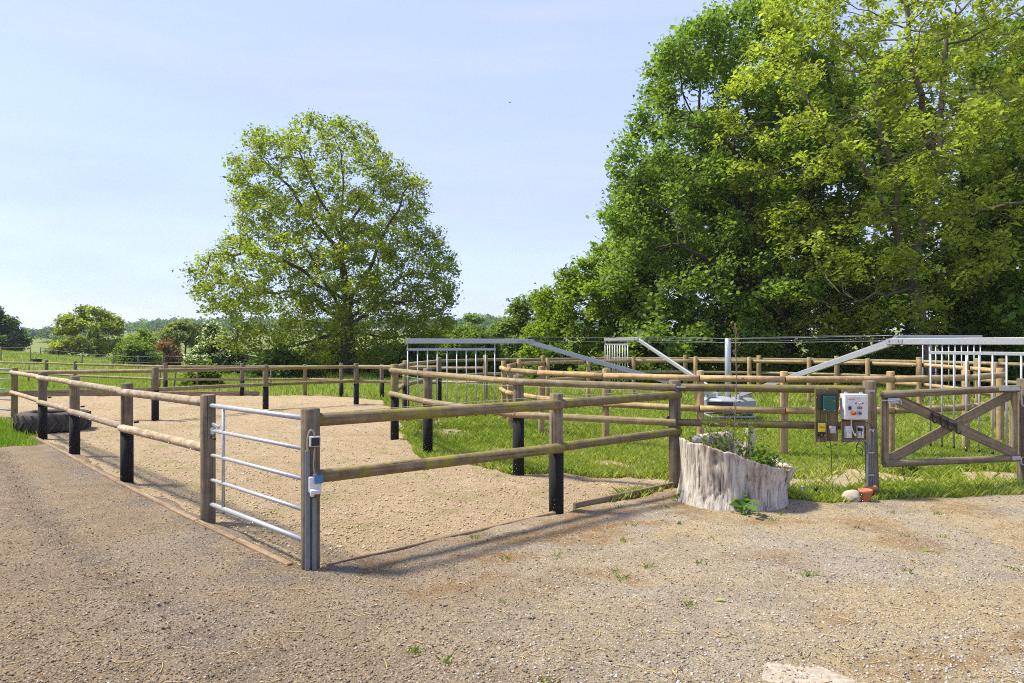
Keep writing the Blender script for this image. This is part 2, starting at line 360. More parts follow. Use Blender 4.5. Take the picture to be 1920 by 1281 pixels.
def sand_z(P):
    x, y = P.T; d = seg_d(P, SAND)+np.where(seg_d(P, YARD) < -.5, .5, .1)*(fbm(x, y, 2.2, 3, 5)-.5)
    z = .02+.036*(fbm(x, y, 1.7, 3, 2)-.45)+.03*(vnoise(x, y, 6.5, 8)-.5)*(.4+.9*vnoise(x, y, .7, 28))
    front = smooth(.25, 0, np.abs(seg_d(P, YARD)))  # keep the sheet level along the edging
    z = z*(1-.5*front); return z-np.where(d < 0, np.minimum(-d*.6, .3), 0), d > -.35
def yard_z(P):
    x, y = P.T; d = seg_d(P, YARD)+.16*(vnoise(x, y, 2.6, 15)-.5)
    z = .055+.035*(fbm(x, y, .9, 3, 12)-.45)+.012*(vnoise(x, y, 8, 18)-.5)
    # wheel track running beside the left fence
    a = np.array(L5[:2])-np.array(L0[:2]); a = a/np.hypot(*a); s = (P-np.array(L0[:2]))@a; q = (P-np.array(L0[:2]))@np.array([-a[1], a[0]])
    for c in (1.15, 2.75): z = z-.032*np.exp(-((q-c-.15*np.sin(s*.5))/.17)**2)+.026*np.sin(s*30+8*(q-c))*np.exp(-((q-c-.15*np.sin(s*.5))/.14)**2)*(vnoise(s, q, .6, 3) > .35)
    return z-np.where(d < 0, np.minimum(-d*.5, .3), 0), d > -.35
def line_d(P, A, B):
    a = np.array(A[:2]); e = np.array(B[:2])-a; L_ = np.hypot(*e); e = e/L_; r_ = P-a; return r_@e/L_, r_@np.array([e[1], -e[0]])
def yard_masks(P):
    x, y = P.T; t1, q1 = line_d(P, L0, L5); t2, q2 = line_d(P, L0, R2); q1 = -q1; n = fbm(x, y, 1.6, 4, 61); n2 = fbm(x, y, 4.0, 4, 66)
    dark = np.clip((n2-.36)*5, 0, 1)*np.exp(-((np.abs(q1)-.28)/.30)**2)*(t1 > -.02)*(t1 < 1)
    dark = np.maximum(dark, np.clip((n2-.38)*5, 0, 1)*np.exp(-((q2-.2)/.22)**2)*(t2 > -.05)*(t2 < .35))
    dark = np.maximum(dark, np.clip((n2-.34)*5, 0, 1)*np.exp(-((x-4.05)/.45)**2-((y-7.75)/.12)**2)); dark = np.maximum(dark, np.clip((n2-.36)*5, 0, 1)*np.exp(-((x-1.75)/.5)**2-((y-8.0)/.5)**2))  # first patch paints the stump's ground shadow into the dark channel
    wob = .15*np.sin(t1*np.hypot(L5.x-L0.x, L5.y-L0.y)*.5); lane = sum(np.exp(-((q1-c-wob)/.26)**2) for c in (1.15, 2.75)); dark = np.maximum(dark, .55*lane*np.clip((n2-.30)*4, 0, 1)*(x < .2))
    moss = np.clip((fbm(x*.7, y, 4.2, 4, 71)-.42)*9, 0, 1)*np.exp(-((q2-.7)/.6)**2)*(t2 > .05)*(t2 < 1.3)
    moss = np.maximum(moss, np.clip((fbm(x*.6, y, 3.6, 4, 75)-.43)*9, 0, 1)*smooth(1.5, 2.8, x)*smooth(5.3, 4.4, y)); moss = np.maximum(moss, .7*np.clip((fbm(x*.6, y, 2.4, 4, 79)-.53)*9, 0, 1)*smooth(-.5, .8, x))
    straw = np.clip((n-.40)*5, 0, 1)*smooth(-.3, 2.2, x+(n-.5)*2)
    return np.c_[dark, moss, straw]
def dirt_f(P):
    x, y = P.T; rr = np.hypot(x-RC.x, y-RC.y); n = fbm(x, y, 1.1, 4, 31)
    an = np.degrees(np.arctan2(y-RC.y, x-RC.x)) % 360; v = n-.37-.20*np.abs(rr-6.95)/.45-.35*np.clip(np.abs(an-202)/40-.6, 0, 1)
    gx, gy = 5.9, 9.5; g = n-.30-.20*np.abs((y-gy)-(x-gx)*.06)/.45-.12*np.clip(np.abs(x-gx)-2.1, 0, 9)
    return np.maximum(v, g)
def dirt_z(P):
    v = dirt_f(P); return np.clip(.006+v*.25, -.12, .018)+.006*(vnoise(P[:, 0], P[:, 1], 12, 3)-.5), v > -.2
# ground: one sheet to the horizon
def graded(lo, hi, c0, c1, fine, g=1.13):
    v = list(np.arange(c0, c1, fine)); s = fine; x = v[-1]
    while x < hi: s *= g; x += s; v.append(x)
    s = fine; x = v[0]; a = []
    while x > lo: s *= g; x -= s; a.append(x)
    return np.array(a[::-1]+v)
gx = graded(-1600, 1600, -30, 30, 1.0); gy = graded(-300, 2500, -10, 110, 1.0)
X, Y = np.meshgrid(gx, gy); idx = np.arange(X.size).reshape(X.shape)
q = np.stack([idx[:-1, :-1], idx[:-1, 1:], idx[1:, 1:], idx[1:, :-1]], -1).reshape(-1, 4)
ZG = hz(X, Y)+.35*(fbm(X, Y, .05, 3, 40)-.45)*smooth(32, 60, Y)
props(link('ground', np_mesh('ground', np.c_[X.ravel(), Y.ravel(), ZG.ravel()], q, M_GROUND, True)), kind='structure')
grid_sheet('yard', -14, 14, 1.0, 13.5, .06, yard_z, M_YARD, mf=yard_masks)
grid_sheet('paddock_sand', -19, 3, 5.0, 26.5, .065, sand_z, M_SAND)
grid_sheet('dirt_track', -4, 14.5, 8.0, 25.5, .09, dirt_z, M_DIRT)
props(link('yard_apron', np_mesh('yard_apron', [(-60, -60, .004), (60, -60, .004), (60, 1.05, .004), (-60, 1.05, .004)], [(0, 1, 2, 3)], M_YARD)), kind='structure')

# ------------------------------------------------------------------ trees by space colonisation
def in_poly(x, z, poly):
    return seg_d(np.c_[x, z], poly) > 0
def grow(base, trunk, pts, step=.45, infl=3.0, kill=.7, iters=160, seed=0, droop=0.0, limbs=()):
    r_ = np.random.default_rng(seed)
    nodes = [np.array(base, float)]; par = [-1]
    for p in trunk:
        p = np.array(p, float); a = nodes[-1]; L = np.linalg.norm(p-a); k = max(1, int(L/step))
        for i in range(1, k+1): nodes.append(a+(p-a)*i/k+r_.normal(0, .02, 3)); par.append(len(nodes)-2)
    for lb in limbs:
        lb = [np.array(p, float) for p in lb]; j = int(np.linalg.norm(np.array(nodes)-lb[0], axis=1).argmin())
        for p in lb[1:]:
            a = nodes[j]; L = np.linalg.norm(p-a); k = max(1, int(L/step)); sag = r_.normal(0, .07*L, 3)
            for i in range(1, k+1): nodes.append(a+(p-a)*i/k+sag*math.sin(math.pi*i/k)+r_.normal(0, .03, 3)); par.append(j); j = len(nodes)-1
    A = np.array(pts, float); nd = np.full(len(A), 1e9); ni = np.zeros(len(A), int); alive = np.ones(len(A), bool)
    def upd(start):
        new = np.array(nodes[start:])
        for c in range(0, len(new), 64):
            blk = new[c:c+64]; d = np.linalg.norm(A[:, None]-blk[None], axis=2); j = d.argmin(1); m = d[np.arange(len(A)), j]
            s = m < nd; nd[s] = m[s]; ni[s] = start+c+j[s]
    upd(0)
    for it in range(iters):
        al = alive & (nd < infl*(3 if it < 12 else 1))
        if not al.any(): break
        ids = ni[al]; nn = np.array(nodes); dv = A[al]-nn[ids]; dv /= np.linalg.norm(dv, axis=1)[:, None]+1e-9
        acc = np.zeros((len(nn), 3)); np.add.at(acc, ids, dv); u = np.unique(ids); s0 = len(nodes)
        for i in u:
            d = acc[i]/(np.linalg.norm(acc[i])+1e-9)+r_.normal(0, .16, 3); d[2] -= droop; d /= np.linalg.norm(d)
            q_ = nn[i]+d*step
            nodes.append(q_); par.append(i)
        upd(s0); alive &= nd > kill
    return np.array(nodes), np.array(par)
def radii(nodes, par, tip=.012, maxr=None):
    n = len(nodes); has = np.zeros(n, bool); has[par[1:]] = True; nt_ = max(2, int((~has).sum()))
    e = min(3.0, max(1.5, math.log(nt_)/math.log(maxr/tip))); w_ = np.zeros(n); kids = np.zeros(n, int)
    for i in range(n-1, 0, -1):
        if w_[i] == 0: w_[i] = tip**e
        w_[par[i]] += w_[i]; kids[par[i]] += 1
    if w_[0] == 0: w_[0] = tip**e
    return w_**(1/e), kids
def branch_mesh(nodes, par, rad, mat, maxr, minr=.004):
    r = np.maximum(rad, minr)
    # root flare
    zb = nodes[0, 2]; r = r*(1+.5*np.exp(-(nodes[:, 2]-zb)/.35)*(rad > rad[0]*.7))
    main = {}
    for i in range(1, len(nodes)):
        p = par[i]
        if p not in main or rad[i] > rad[main[p]]: main[p] = i
    Vs = []; Fs = []; off = 0
    for sides, sel in ((8, r > .07), (5, (r <= .07) & (r > .022)), (3, r <= .022)):
        I = np.array([i for i in range(1, len(nodes)) if sel[i]])
        if len(I) == 0: continue
        P = nodes[par[I]]; Q = nodes[I]; d = Q-P; d /= np.linalg.norm(d, axis=1)[:, None]+1e-9
        ref = np.tile([.0, 1.0, .12], (len(I), 1)); s = np.cross(d, ref); bad = np.linalg.norm(s, axis=1) < .1; s[bad] = np.cross(d[bad], [1., 0, 0]); s /= np.linalg.norm(s, axis=1)[:, None]; u = np.cross(d, s)
        r0 = np.array([r[par[i]] if main[par[i]] == i else r[i]*1.25 for i in I]); r1 = r[I]
        a = np.arange(sides)*2*math.pi/sides
        ringdir = s[:, None]*np.cos(a)[None, :, None]+u[:, None]*np.sin(a)[None, :, None]
        V = np.concatenate([P[:, None]+ringdir*r0[:, None, None], Q[:, None]+ringdir*r1[:, None, None]], 1).reshape(-1, 3)
        j = np.arange(sides); fq = np.stack([j, (j+1) % sides, (j+1) % sides+sides, j+sides], -1)
        Fq = (np.arange(len(I))[:, None, None]*2*sides+fq[None]).reshape(-1, 4)+off
        Vs.append(V); Fs.append(Fq); off += len(V)
    return np.concatenate(Vs), np.concatenate(Fs)
def leaves(C, size, r_, cols, up=.6, aspect=.62, droop=0.0, ctint=.25):
    """kite leaves folded at the midrib, at centres C"""
    n = len(C); nrm = r_.normal(0, 1, (n, 3)); nrm[:, 2] = np.abs(nrm[:, 2])+up; nrm /= np.linalg.norm(nrm, axis=1)[:, None]
    ax = r_.normal(0, 1, (n, 3)); ax[:, 2] -= droop; ax -= nrm*(ax*nrm).sum(1)[:, None]; ax /= np.linalg.norm(ax, axis=1)[:, None]; sd_ = np.cross(nrm, ax)
    s = (size*np.exp(r_.normal(-.06, .32, n)).clip(.45, 2.0))[:, None]
    v0 = C-ax*s*.5; v2 = C+ax*s*.5; mid = C+ax*s*.04; v1 = mid+sd_*s*aspect*.5+nrm*s*.12; v3 = mid-sd_*s*aspect*.5+nrm*s*.12
    V = np.stack([v0, v1, v2, v3], 1).reshape(-1, 3); k = np.arange(n)*4
    Fq = np.stack([k, k+1, k+2, k, k+2, k+3], -1).reshape(-1, 3)
    cols = np.asarray(cols, float); t = r_.uniform(0, 1, n); a = (t*(len(cols)-1)).astype(int).clip(0, len(cols)-2); fr = (t*(len(cols)-1)-a)[:, None]
    c = cols[a]*(1-fr)+cols[a+1]*fr; c = c*r_.uniform(1-ctint, 1+ctint, n)[:, None]
    return V, Fq, np.repeat(c, 4, axis=0)
def make_tree(name, label, outline, D, trunk_px, base_px, bark, maxr, natt, nleaf, lsize, cols, group=None, step=.45, clump=.45, depth=.85, seed=1, up=.6, droop=0.0, cat='tree', basez=None, tip=.012, aspect=.62, ldroop=0.0, hollow=.25, kill=.75, minr=.004, nclus=0, crad=1.3, limbs=()):
    """outline: crown silhouette in photo pixels; the tree stands D metres away and is as deep as it is wide"""
    r_ = np.random.default_rng(seed)
    k = D/F; bx = (base_px-960)*k; bz = HZ(bx, D) if basez is None else basez
    poly = [((x-960)*k, CAM_H-(y-HY)*k) for x, y in outline]; P2 = np.array(poly)
    zs = np.linspace(P2[:, 1].min(), P2[:, 1].max(), 60); lo = np.zeros(60); hi = np.zeros(60)
    xs = np.linspace(P2[:, 0].min(), P2[:, 0].max(), 160)
    for i, z in enumerate(zs):
        m = in_poly(xs, np.full_like(xs, z+1e-4), poly)
        if m.any(): lo[i], hi[i] = xs[m].min(), xs[m].max()
        else: lo[i] = hi[i] = bx
    pts = []
    while len(pts) < natt:
        n = natt*3; x = r_.uniform(P2[:, 0].min(), P2[:, 0].max(), n); z = r_.uniform(P2[:, 1].min(), P2[:, 1].max(), n)
        y = r_.uniform(-1, 1, n); m = in_poly(x, z, poly); x, y, z = x[m], y[m], z[m]
        cx = np.interp(z, zs, (lo+hi)/2); hw = np.maximum(np.interp(z, zs, (hi-lo)/2), .3); u = (x-cx)/hw
        dd = np.interp(z, zs, np.maximum(hi-lo, .6)/2)*depth; lim = dd*np.sqrt(np.clip(1-u*u, 0, 1))
        rel = np.sqrt(u*u+y*y*np.clip(1-u*u, 0, 1)); keep = r_.uniform(0, 1, len(x)) < hollow+(1-hollow)*rel**1.3
        for a in np.c_[x, D+y*lim, z][keep]: pts.append(a)
    pts = np.array(pts[:natt])
    if nclus:
        ctr = pts[r_.choice(len(pts), nclus, replace=False)]; j = r_.integers(0, nclus, natt); d_ = r_.normal(0, 1, (natt, 3)); d_ /= np.linalg.norm(d_, axis=1)[:, None]; d_[:, 2] = np.abs(d_[:, 2])*.75-.12
        cl = ctr[j]+d_*(crad*r_.uniform(.55, 1.1, natt)*r_.uniform(.7, 1.3, nclus)[j])[:, None]
        ok = in_poly(cl[:, 0], cl[:, 2], poly) & (r_.uniform(0, 1, natt) < .8); pts = np.where(ok[:, None], cl, pts)
    tr = [((px-960)*k, D+dy, CAM_H-(py-HY)*k) for px, py, dy in trunk_px]
    nodes, par = grow((bx, D, bz-.15), tr, pts, step, 4.2*max(step/.45, 1), kill*step/.45, seed=seed, droop=droop, limbs=[[((px-960)*k, D+dy, CAM_H-(py-HY)*k) for px, py, dy in lb] for lb in limbs])
    rad, kids = radii(nodes, par, tip, maxr)
    root = thing(name, (bx, D, bz), label, cat, group)
    V, Fq = branch_mesh(nodes, par, rad, bark, maxr, minr)
    link('trunk', np_mesh('trunk', V, Fq, bark, True), root)
    ht = np.zeros(len(nodes))
    for i in range(len(nodes)-1, 0, -1): ht[par[i]] = max(ht[par[i]], ht[i]+1)
    cand = np.where((ht <= 3) & (nodes[:, 2] > bz+.12))[0]; wgt = np.array([1.0, .8, .5, .3])[ht[cand].astype(int)]
    pick = r_.choice(cand, nleaf, p=wgt/wgt.sum()); C = nodes[pick]+r_.normal(0, 1, (nleaf, 3))*np.array([clump, clump, clump*.75])*.5
    C[:, 2] = np.maximum(C[:, 2], bz+.1)
    V, Fq, c = leaves(C, lsize, r_, cols, up, aspect, ldroop)
    ct = np.repeat((.82+.36*vnoise(nodes[pick][:, 0]*.7+nodes[pick][:, 1], nodes[pick][:, 2], .9, seed))[:, None], 4, axis=0).reshape(-1, 1)
    cr_ = link('crown', np_mesh('crown', V, Fq, M_LEAF, False, c*ct), root); props(cr_, kind='stuff')
    return root
def zo(pts, sx, ox, oy): return [(x/sx+ox, y/sx+oy) for x, y in pts]
OAK = zo([(650, 70), (800, 92), (905, 180), (945, 240), (935, 300), (1040, 268), (1095, 370), (1105, 420), (1085, 500), (1135, 560), (1155, 640), (1240, 685), (1245, 790), (1258, 870), (1240, 950), (1238, 1060), (1180, 1130), (1000, 1175), (860, 1200), (720, 1205), (560, 1215), (440, 1210), (270, 1170), (170, 1085), (215, 1010), (100, 965), (58, 830), (58, 740), (130, 690), (230, 650), (240, 540), (203, 460), (203, 350), (275, 290), (266, 160), (370, 125), (460, 165), (490, 105), (580, 98)], 2.371, 340, 180); OAK = [(632+(x-632)*.962, 470+(y-470)*(.955 if y < 470 else 1.0)) for x, y in OAK]
OL = [[(740, 960, 0), (860, 760, -1), (985, 530, -1.5), (1045, 400, -1)], [(735, 1000, 0), (880, 860, 1.5), (1060, 770, 2.5), (1160, 800, 3)], [(735, 1040, 0), (900, 930, -2), (1080, 930, -4), (1180, 980, -4)], [(725, 900, 0), (570, 790, -1), (400, 720, -2.5), (230, 730, -3)], [(720, 760, 0), (580, 560, 1), (450, 380, 1.5), (330, 250, 1)],
      [(725, 960, 0), (560, 900, 2), (350, 860, 3.5), (160, 860, 3)], [(735, 1050, 0), (560, 1110, -2), (430, 1160, -3.5), (300, 1120, -3)], [(735, 1060, 0), (880, 1080, 2.5), (1080, 1070, 4)], [(710, 600, 0), (800, 450, 1.2), (860, 300, 1)], [(712, 640, 0), (640, 480, -1.5), (560, 280, -1.5)], [(735, 1000, 0), (700, 850, -3), (640, 700, -5)], [(735, 1000, 0), (790, 880, 3), (800, 650, 5)]]
OL = [[(x/2.371+340, y/2.371+180, d) for x, y, d in lb] for lb in OL]
make_tree('oak_tree', 'large free-standing oak with open spreading crown behind the sand paddock', OAK, 42, [(652, 640, 0), (650, 560, .1), (641, 490, 0), (640, 410, 0), (642, 340, .2), (636, 280, .3)], 655, M_BARK, .46, 5200, 82000, .18,
          [(.155, .20, .022), (.23, .285, .03), (.315, .36, .042)], step=.40, clump=.5, seed=11, tip=.009, hollow=.5, kill=.7, nclus=900, crad=.7, minr=.011, limbs=OL)
T1 = [(1400, -30), (1330, 20), (1255, 85), (1205, 140), (1185, 235), (1142, 285), (1165, 345), (1125, 400), (1152, 440), (1142, 490), (1122, 545), (1130, 610), (1150, 680), (1350, 700), (1560, 690), (1600, 560), (1610, 300), (1560, 100), (1480, -10)]
make_tree('sycamore_tree', 'tall dense dark green sycamore with domed crown behind the ring fence', T1, 34, [(1468, 600, 0), (1460, 500, 0), (1430, 380, 0), (1400, 200, 0)], 1478, M_BARKD, .5, 3400, 112000, .19,
          [(.105, .175, .034), (.16, .245, .045), (.245, .32, .055)], step=.46, clump=.62, nclus=130, crad=1.6, seed=5, ldroop=.8, hollow=.2, aspect=.75, limbs=[[(1465, 560, 0), (1380, 420, -2), (1300, 280, -3)], [(1460, 500, 0), (1370, 330, 1.5), (1330, 180, 2)], [(1470, 600, 0), (1330, 520, -3), (1220, 480, -4.5)], [(1455, 480, 0), (1500, 300, -2), (1510, 150, -2)], [(1470, 620, 0), (1320, 600, 2.5), (1200, 560, 4)]])
T2 = [(1440, -10), (1540, -80), (1700, -130), (1850, -90), (1990, -20), (2040, 150), (1990, 330), (1900, 430), (1840, 560), (1700, 640), (1560, 640), (1490, 600), (1450, 480), (1420, 380), (1350, 300), (1330, 210), (1400, 110)]
make_tree('ash_tree', 'yellow-green half-leafed tree with crooked leaning pale trunk and bare twigs', T2, 28.5, [(1725, 600, 0), (1712, 510, .2), (1738, 400, .2), (1762, 330, 0), (1765, 190, 0), (1775, 60, 0)], 1752, M_BARKW, .27, 4400, 68000, .175,
          [(.21, .265, .038), (.30, .36, .055), (.40, .43, .085)], step=.42, clump=.42, nclus=360, crad=.9, kill=.65, seed=8, up=1.0, tip=.010, hollow=.45, limbs=[[(1725, 560, 0), (1655, 440, -1), (1640, 330, -1.5), (1600, 180, -2)], [(1712, 500, .2), (1800, 330, 1.5), (1850, 180, 2)], [(1650, 430, -1), (1540, 330, -3), (1440, 260, -4)], [(1760, 330, 0), (1690, 200, -1.5), (1650, 60, -2)], [(1735, 420, 0), (1850, 400, -2), (1950, 330, -3)], [(1700, 540, 0), (1580, 560, -2.5), (1500, 560, -3.5)]])
T3 = [(1960, 160), (2060, 200), (2140, 400), (2120, 640), (1900, 690), (1790, 640), (1770, 560), (1800, 500), (1760, 420), (1840, 330), (1880, 230)]
make_tree('maple_tree', 'broad mid green maple with layered drooping foliage beside the ash trunk', T3, 30, [(1960, 560, 0), (1950, 420, 0), (1960, 260, 0)], 1962, M_BARKD, .32, 1300, 30000, .26,
          [(.12, .20, .03), (.17, .265, .04), (.24, .32, .05)], step=.48, clump=.7, nclus=60, crad=1.4, seed=21, ldroop=.7, aspect=.75)
T5 = [(1140, 455), (1100, 470), (1072, 508), (1048, 518), (1010, 555), (1003, 605), (992, 640), (968, 662), (985, 690), (1100, 700), (1220, 690), (1230, 560), (1200, 470)]
make_tree('field_oak', 'small bright green oak with stepped rounded crown beside the sycamore', T5, 37, [(1130, 640, 0), (1128, 560, 0), (1130, 500, 0)], 1135, M_BARKD, .26, 1100, 30000, .21,
          [(.13, .20, .018), (.20, .285, .022), (.27, .35, .03)], step=.42, clump=.55, nclus=70, crad=1.1, seed=31)
for i, (bx, D, top, hw, sd_) in enumerate(((1290, 43, 300, 150, 41), (1570, 44, 120, 170, 42), (1800, 45, 70, 175, 43), (2000, 42, 60, 165, 44))):
    ol = [(bx-hw*.5, top), (bx+hw*.5, top-20), (bx+hw*.95, top+130), (bx+hw, 560), (bx+hw*.9, 690), (bx-hw*.9, 690), (bx-hw, 560), (bx-hw, top+150)]
    make_tree('background_tree', ['dark shaded tree standing behind the sycamore', 'dark straight-trunked tree between sycamore and ash', 'dark tree with black trunk close behind the ash', 'dark tree standing behind the broad maple'][i], ol, D, [(bx, 600, 0), (bx+6, 450, 0), (bx, top+80, 0)], bx, M_BARKD, .3, 1100, 24000, .36,
              [(.095, .155, .022), (.14, .21, .03), (.19, .265, .035)], group='trees of the shady copse', step=.6, clump=1.0, nclus=60, crad=1.6, seed=sd_, aspect=.7)
MID = [
 ('willow_tree', 'pale grey-green willow far beyond the field between oak and copse', [(868, 690), (858, 620), (870, 592), (885, 582), (900, 590), (912, 612), (925, 640), (925, 690)], 95, 888, 60, 9000, .5, [(.15, .22, .08), (.20, .28, .11), (.26, .32, .14)]),
 ('field_tree', 'olive green rounded tree rising beyond the bright small oak', [(905, 690), (915, 620), (945, 590), (985, 555), (1012, 550), (1040, 580), (1050, 690)], 58, 975, 400, 17000, .30, [(.12, .185, .03), (.17, .24, .045), (.23, .29, .065)]),
 ('hedge_tree', 'low yellow-green bushy tree between the large oak and the olive tree', [(780, 700), (775, 650), (800, 620), (850, 608), (900, 618), (935, 650), (935, 700)], 52, 850, 400, 16000, .27, [(.10, .16, .02), (.145, .215, .03), (.20, .265, .04)]),
 ('meadow_tree', 'round yellow-green tree with forked dark trunk alone on the far field', [(112, 668), (108, 640), (122, 605), (135, 578), (165, 566), (195, 575), (220, 595), (240, 630), (236, 662), (200, 668)], 88, 182, 500, 14000, .36, [(.20, .25, .035), (.26, .31, .045), (.33, .36, .06)]),
 ('corner_tree', 'dark blue-green tree at the edge of the far field', [(-70, 662), (-70, 600), (-30, 575), (0, 580), (20, 600), (34, 630), (38, 660)], 95, -10, 400, 12000, .4, [(.06, .11, .035), (.09, .145, .045), (.12, .18, .055)]),
 ('round_bush', 'round dark green bush standing on the field edge', [(214, 688), (218, 665), (232, 645), (252, 638), (275, 648), (290, 668), (292, 690)], 68, 254, 300, 11000, .24, [(.085, .14, .018), (.12, .175, .022), (.165, .22, .028)]),
 ('lime_tree', 'bright lime green tree behind the round dark bush', [(236, 685), (240, 640), (255, 622), (275, 614), (292, 626), (300, 655), (298, 685)], 82, 272, 250, 8000, .30, [(.15, .23, .016), (.20, .29, .02), (.26, .34, .03)]),
 ('brown_shrub', 'rusty brown shrub between lime tree and grey-green tree', [(296, 690), (298, 650), (312, 636), (326, 642), (338, 665), (340, 690)], 74, 318, 200, 6000, .24, [(.17, .08, .04), (.22, .11, .05), (.13, .12, .045)]),
 ('thorn_tree', 'grey-green open tree with dark stems beside the blossoming hawthorn', [(318, 660), (300, 632), (312, 612), (335, 604), (362, 608), (384, 625), (390, 665), (350, 650)], 78, 346, 300, 8000, .30, [(.13, .18, .05), (.18, .225, .065), (.23, .26, .085)]),
]
for i, (nm, lb, ol, D, bx, na, nl, ls, cols) in enumerate(MID):
    ys = [p[1] for p in ol]; make_tree(nm, lb, ol, D, [(bx+2, max(ys)-(max(ys)-min(ys))*.35, 0), (bx-1, min(ys)+(max(ys)-min(ys))*.35, 0)], bx, M_BARKD, .22 if 'shrub' not in nm and 'bush' not in nm else .08, max(na, 250), nl, ls, cols, step=.5, clump=.7, nclus=40, crad=1.0, seed=60+i, cat='bush' if nm in ('round_bush', 'brown_shrub') else 'tree')
# hawthorn in blossom
HAW = [(368, 712), (350, 684), (362, 670), (372, 648), (388, 632), (397, 602), (404, 602), (412, 636), (440, 646), (464, 660), (474, 690), (470, 714)]
haw = make_tree('hawthorn', 'hawthorn bush covered in creamy white blossom beside the large oak', HAW, 45, [(430, 690, 0), (425, 665, 0)], 432, M_BARKD, .14, 700, 15000, .19, [(.05, .10, .014), (.08, .14, .02), (.11, .17, .03)], step=.36, clump=.5, seed=77, cat='bush')
def blossom(tree, n, size, seed, col=((.60, .59, .52), (.74, .73, .68))):
    cr_ = [c for c in tree.children if c.name.startswith('crown')][0].data; r_ = np.random.default_rng(seed)
    V = np.zeros(len(cr_.vertices)*3, np.float32); cr_.vertices.foreach_get('co', V); V = V.reshape(-1, 4, 3).mean(1); P = V[r_.choice(len(V), n)]
    P = P+r_.normal(0, .05, P.shape); P[:, 2] += .05
    v, f, c = leaves(P, size, r_, [col[0], col[1]], 1.0, .9)
    o = link('blossom', np_mesh('blossom', v, f, M_LEAF, False, c), tree); props(o, kind='stuff')
blossom(haw, 10000, .13, 5)
# understorey shrubs below the copse and along the field
SHR = [(1010, 1080, 655, 716, 33, 'low leafy elder shrub under the field oak'), (1095, 1210, 665, 712, 30, 'spreading yellow-green shrub below the outer boughs of the sycamore'), (1205, 1345, 672, 712, 31, 'dark undergrowth shrub under the sycamore trunk side'),
       (1340, 1470, 668, 712, 30.5, 'shrub behind the walker mast with mixed bright leaves'), (1480, 1640, 660, 712, 31.5, 'dark nettle thicket between sycamore and ash trunks'), (1620, 1760, 672, 714, 30, 'low shrub at the foot of the ash'),
       (1770, 1930, 655, 716, 29, 'dark green shrub beside the ash under the maple'), (1900, 2080, 650, 716, 29, 'shrub under the broad maple beyond the gate'),
       (720, 830, 645, 716, 37, 'dark shrub between the oak trunk and the ring fence'), (830, 960, 640, 712, 38, 'tall hedge shrub behind the ring fence near the olive tree'), (470, 600, 655, 712, 37, 'low bush under the oak boughs beside the hawthorn'), (350, 400, 698, 728, 30, 'small bright bush in front of the hawthorn')]
for i, (x0, x1, y0, y1, D, lb) in enumerate(SHR+[(555, 690, 640, 706, 47, 'shrub below the oak boughs behind its trunk on the hawthorn side'), (660, 790, 636, 706, 48, 'leafy shrub behind the oak trunk on the copse side')]):
    w_ = x1-x0; ol = [(x0, y1), (x0+w_*.05, (y0+y1)/2), (x0+w_*.25, y0+8*(i % 3)), (x0+w_*.5, y0+4), (x0+w_*.75, y0+7*((i+1) % 3)), (x1-w_*.05, (y0+y1)/2), (x1, y1)]
    bright = i in (1, 3, 11); cols = [(.06, .10, .012), (.11, .16, .015), (.17, .21, .02)] if bright else [(.05, .095, .014), (.08, .14, .018), (.13, .195, .026)]
    make_tree('shrub', lb, ol, D, [((x0+x1)/2, (y0+y1)/2+8, 0)], (x0+x1)/2, M_BARKD, .05, 260, 8500 if w_ > 60 else 3500, .19, cols, group='shrubs around the paddock and walker', step=.4, clump=.6, depth=.6, seed=100+i, cat='shrub')
# far woods and hedges: leafy mass on the hills
def woods(name, label, spots, size, cols, seed):
    r_ = np.random.default_rng(seed); C = []
    for x, y, rr, h, n in spots:
        z0 = HZ(x, y); d = r_.normal(0, 1, (n, 3)); d /= np.linalg.norm(d, axis=1)[:, None]; d[:, 2] = np.abs(d[:, 2])*1.0-.15; k = r_.uniform(.75, 1.05, n)[:, None]
        lump = 1+.18*np.sin(d[:, 0:1]*5+x)+.15*np.cos(d[:, 2:3]*7+y)
        C.append(np.c_[x, y, z0+h*.35]+d*k*lump*np.array([rr, rr, h*.65]))
    C = np.concatenate(C); V, f, c = leaves(C, size, r_, cols, .5, .8)
    o = link(name, np_mesh(name, V, f, M_LEAF, False, c)); props(o, label, None, None, 'stuff'); return o
r_ = np.random.default_rng(4); sp = []
for i in range(230):
    D = r_.uniform(500, 760); u = r_.uniform(-.62, .12); sp.append((u*D, D, r_.uniform(6, 10), r_.uniform(9, 14), 170))
woods('far_woodland', 'hazy wooded hill on the skyline', sp, 2.2, [(.05, .105, .025), (.07, .14, .03), (.10, .17, .04)], 1)
sp = []
for i in range(150):
    u = r_.uniform(-1.0, -.60); D = 415+r_.uniform(-6, 25); sp.append((u*D, D, r_.uniform(3, 5), r_.uniform(3.5, 6.5), 90))
for i in range(26):
    u = r_.uniform(-.69, -.62); D = r_.uniform(300, 390); sp.append((u*D, D, r_.uniform(4, 7), r_.uniform(6, 9), 130))
woods('far_hedgerow', 'dark hedgerow along the top of the far meadow', sp, 1.5, [(.05, .10, .026), (.07, .13, .03), (.10, .155, .04)], 2)

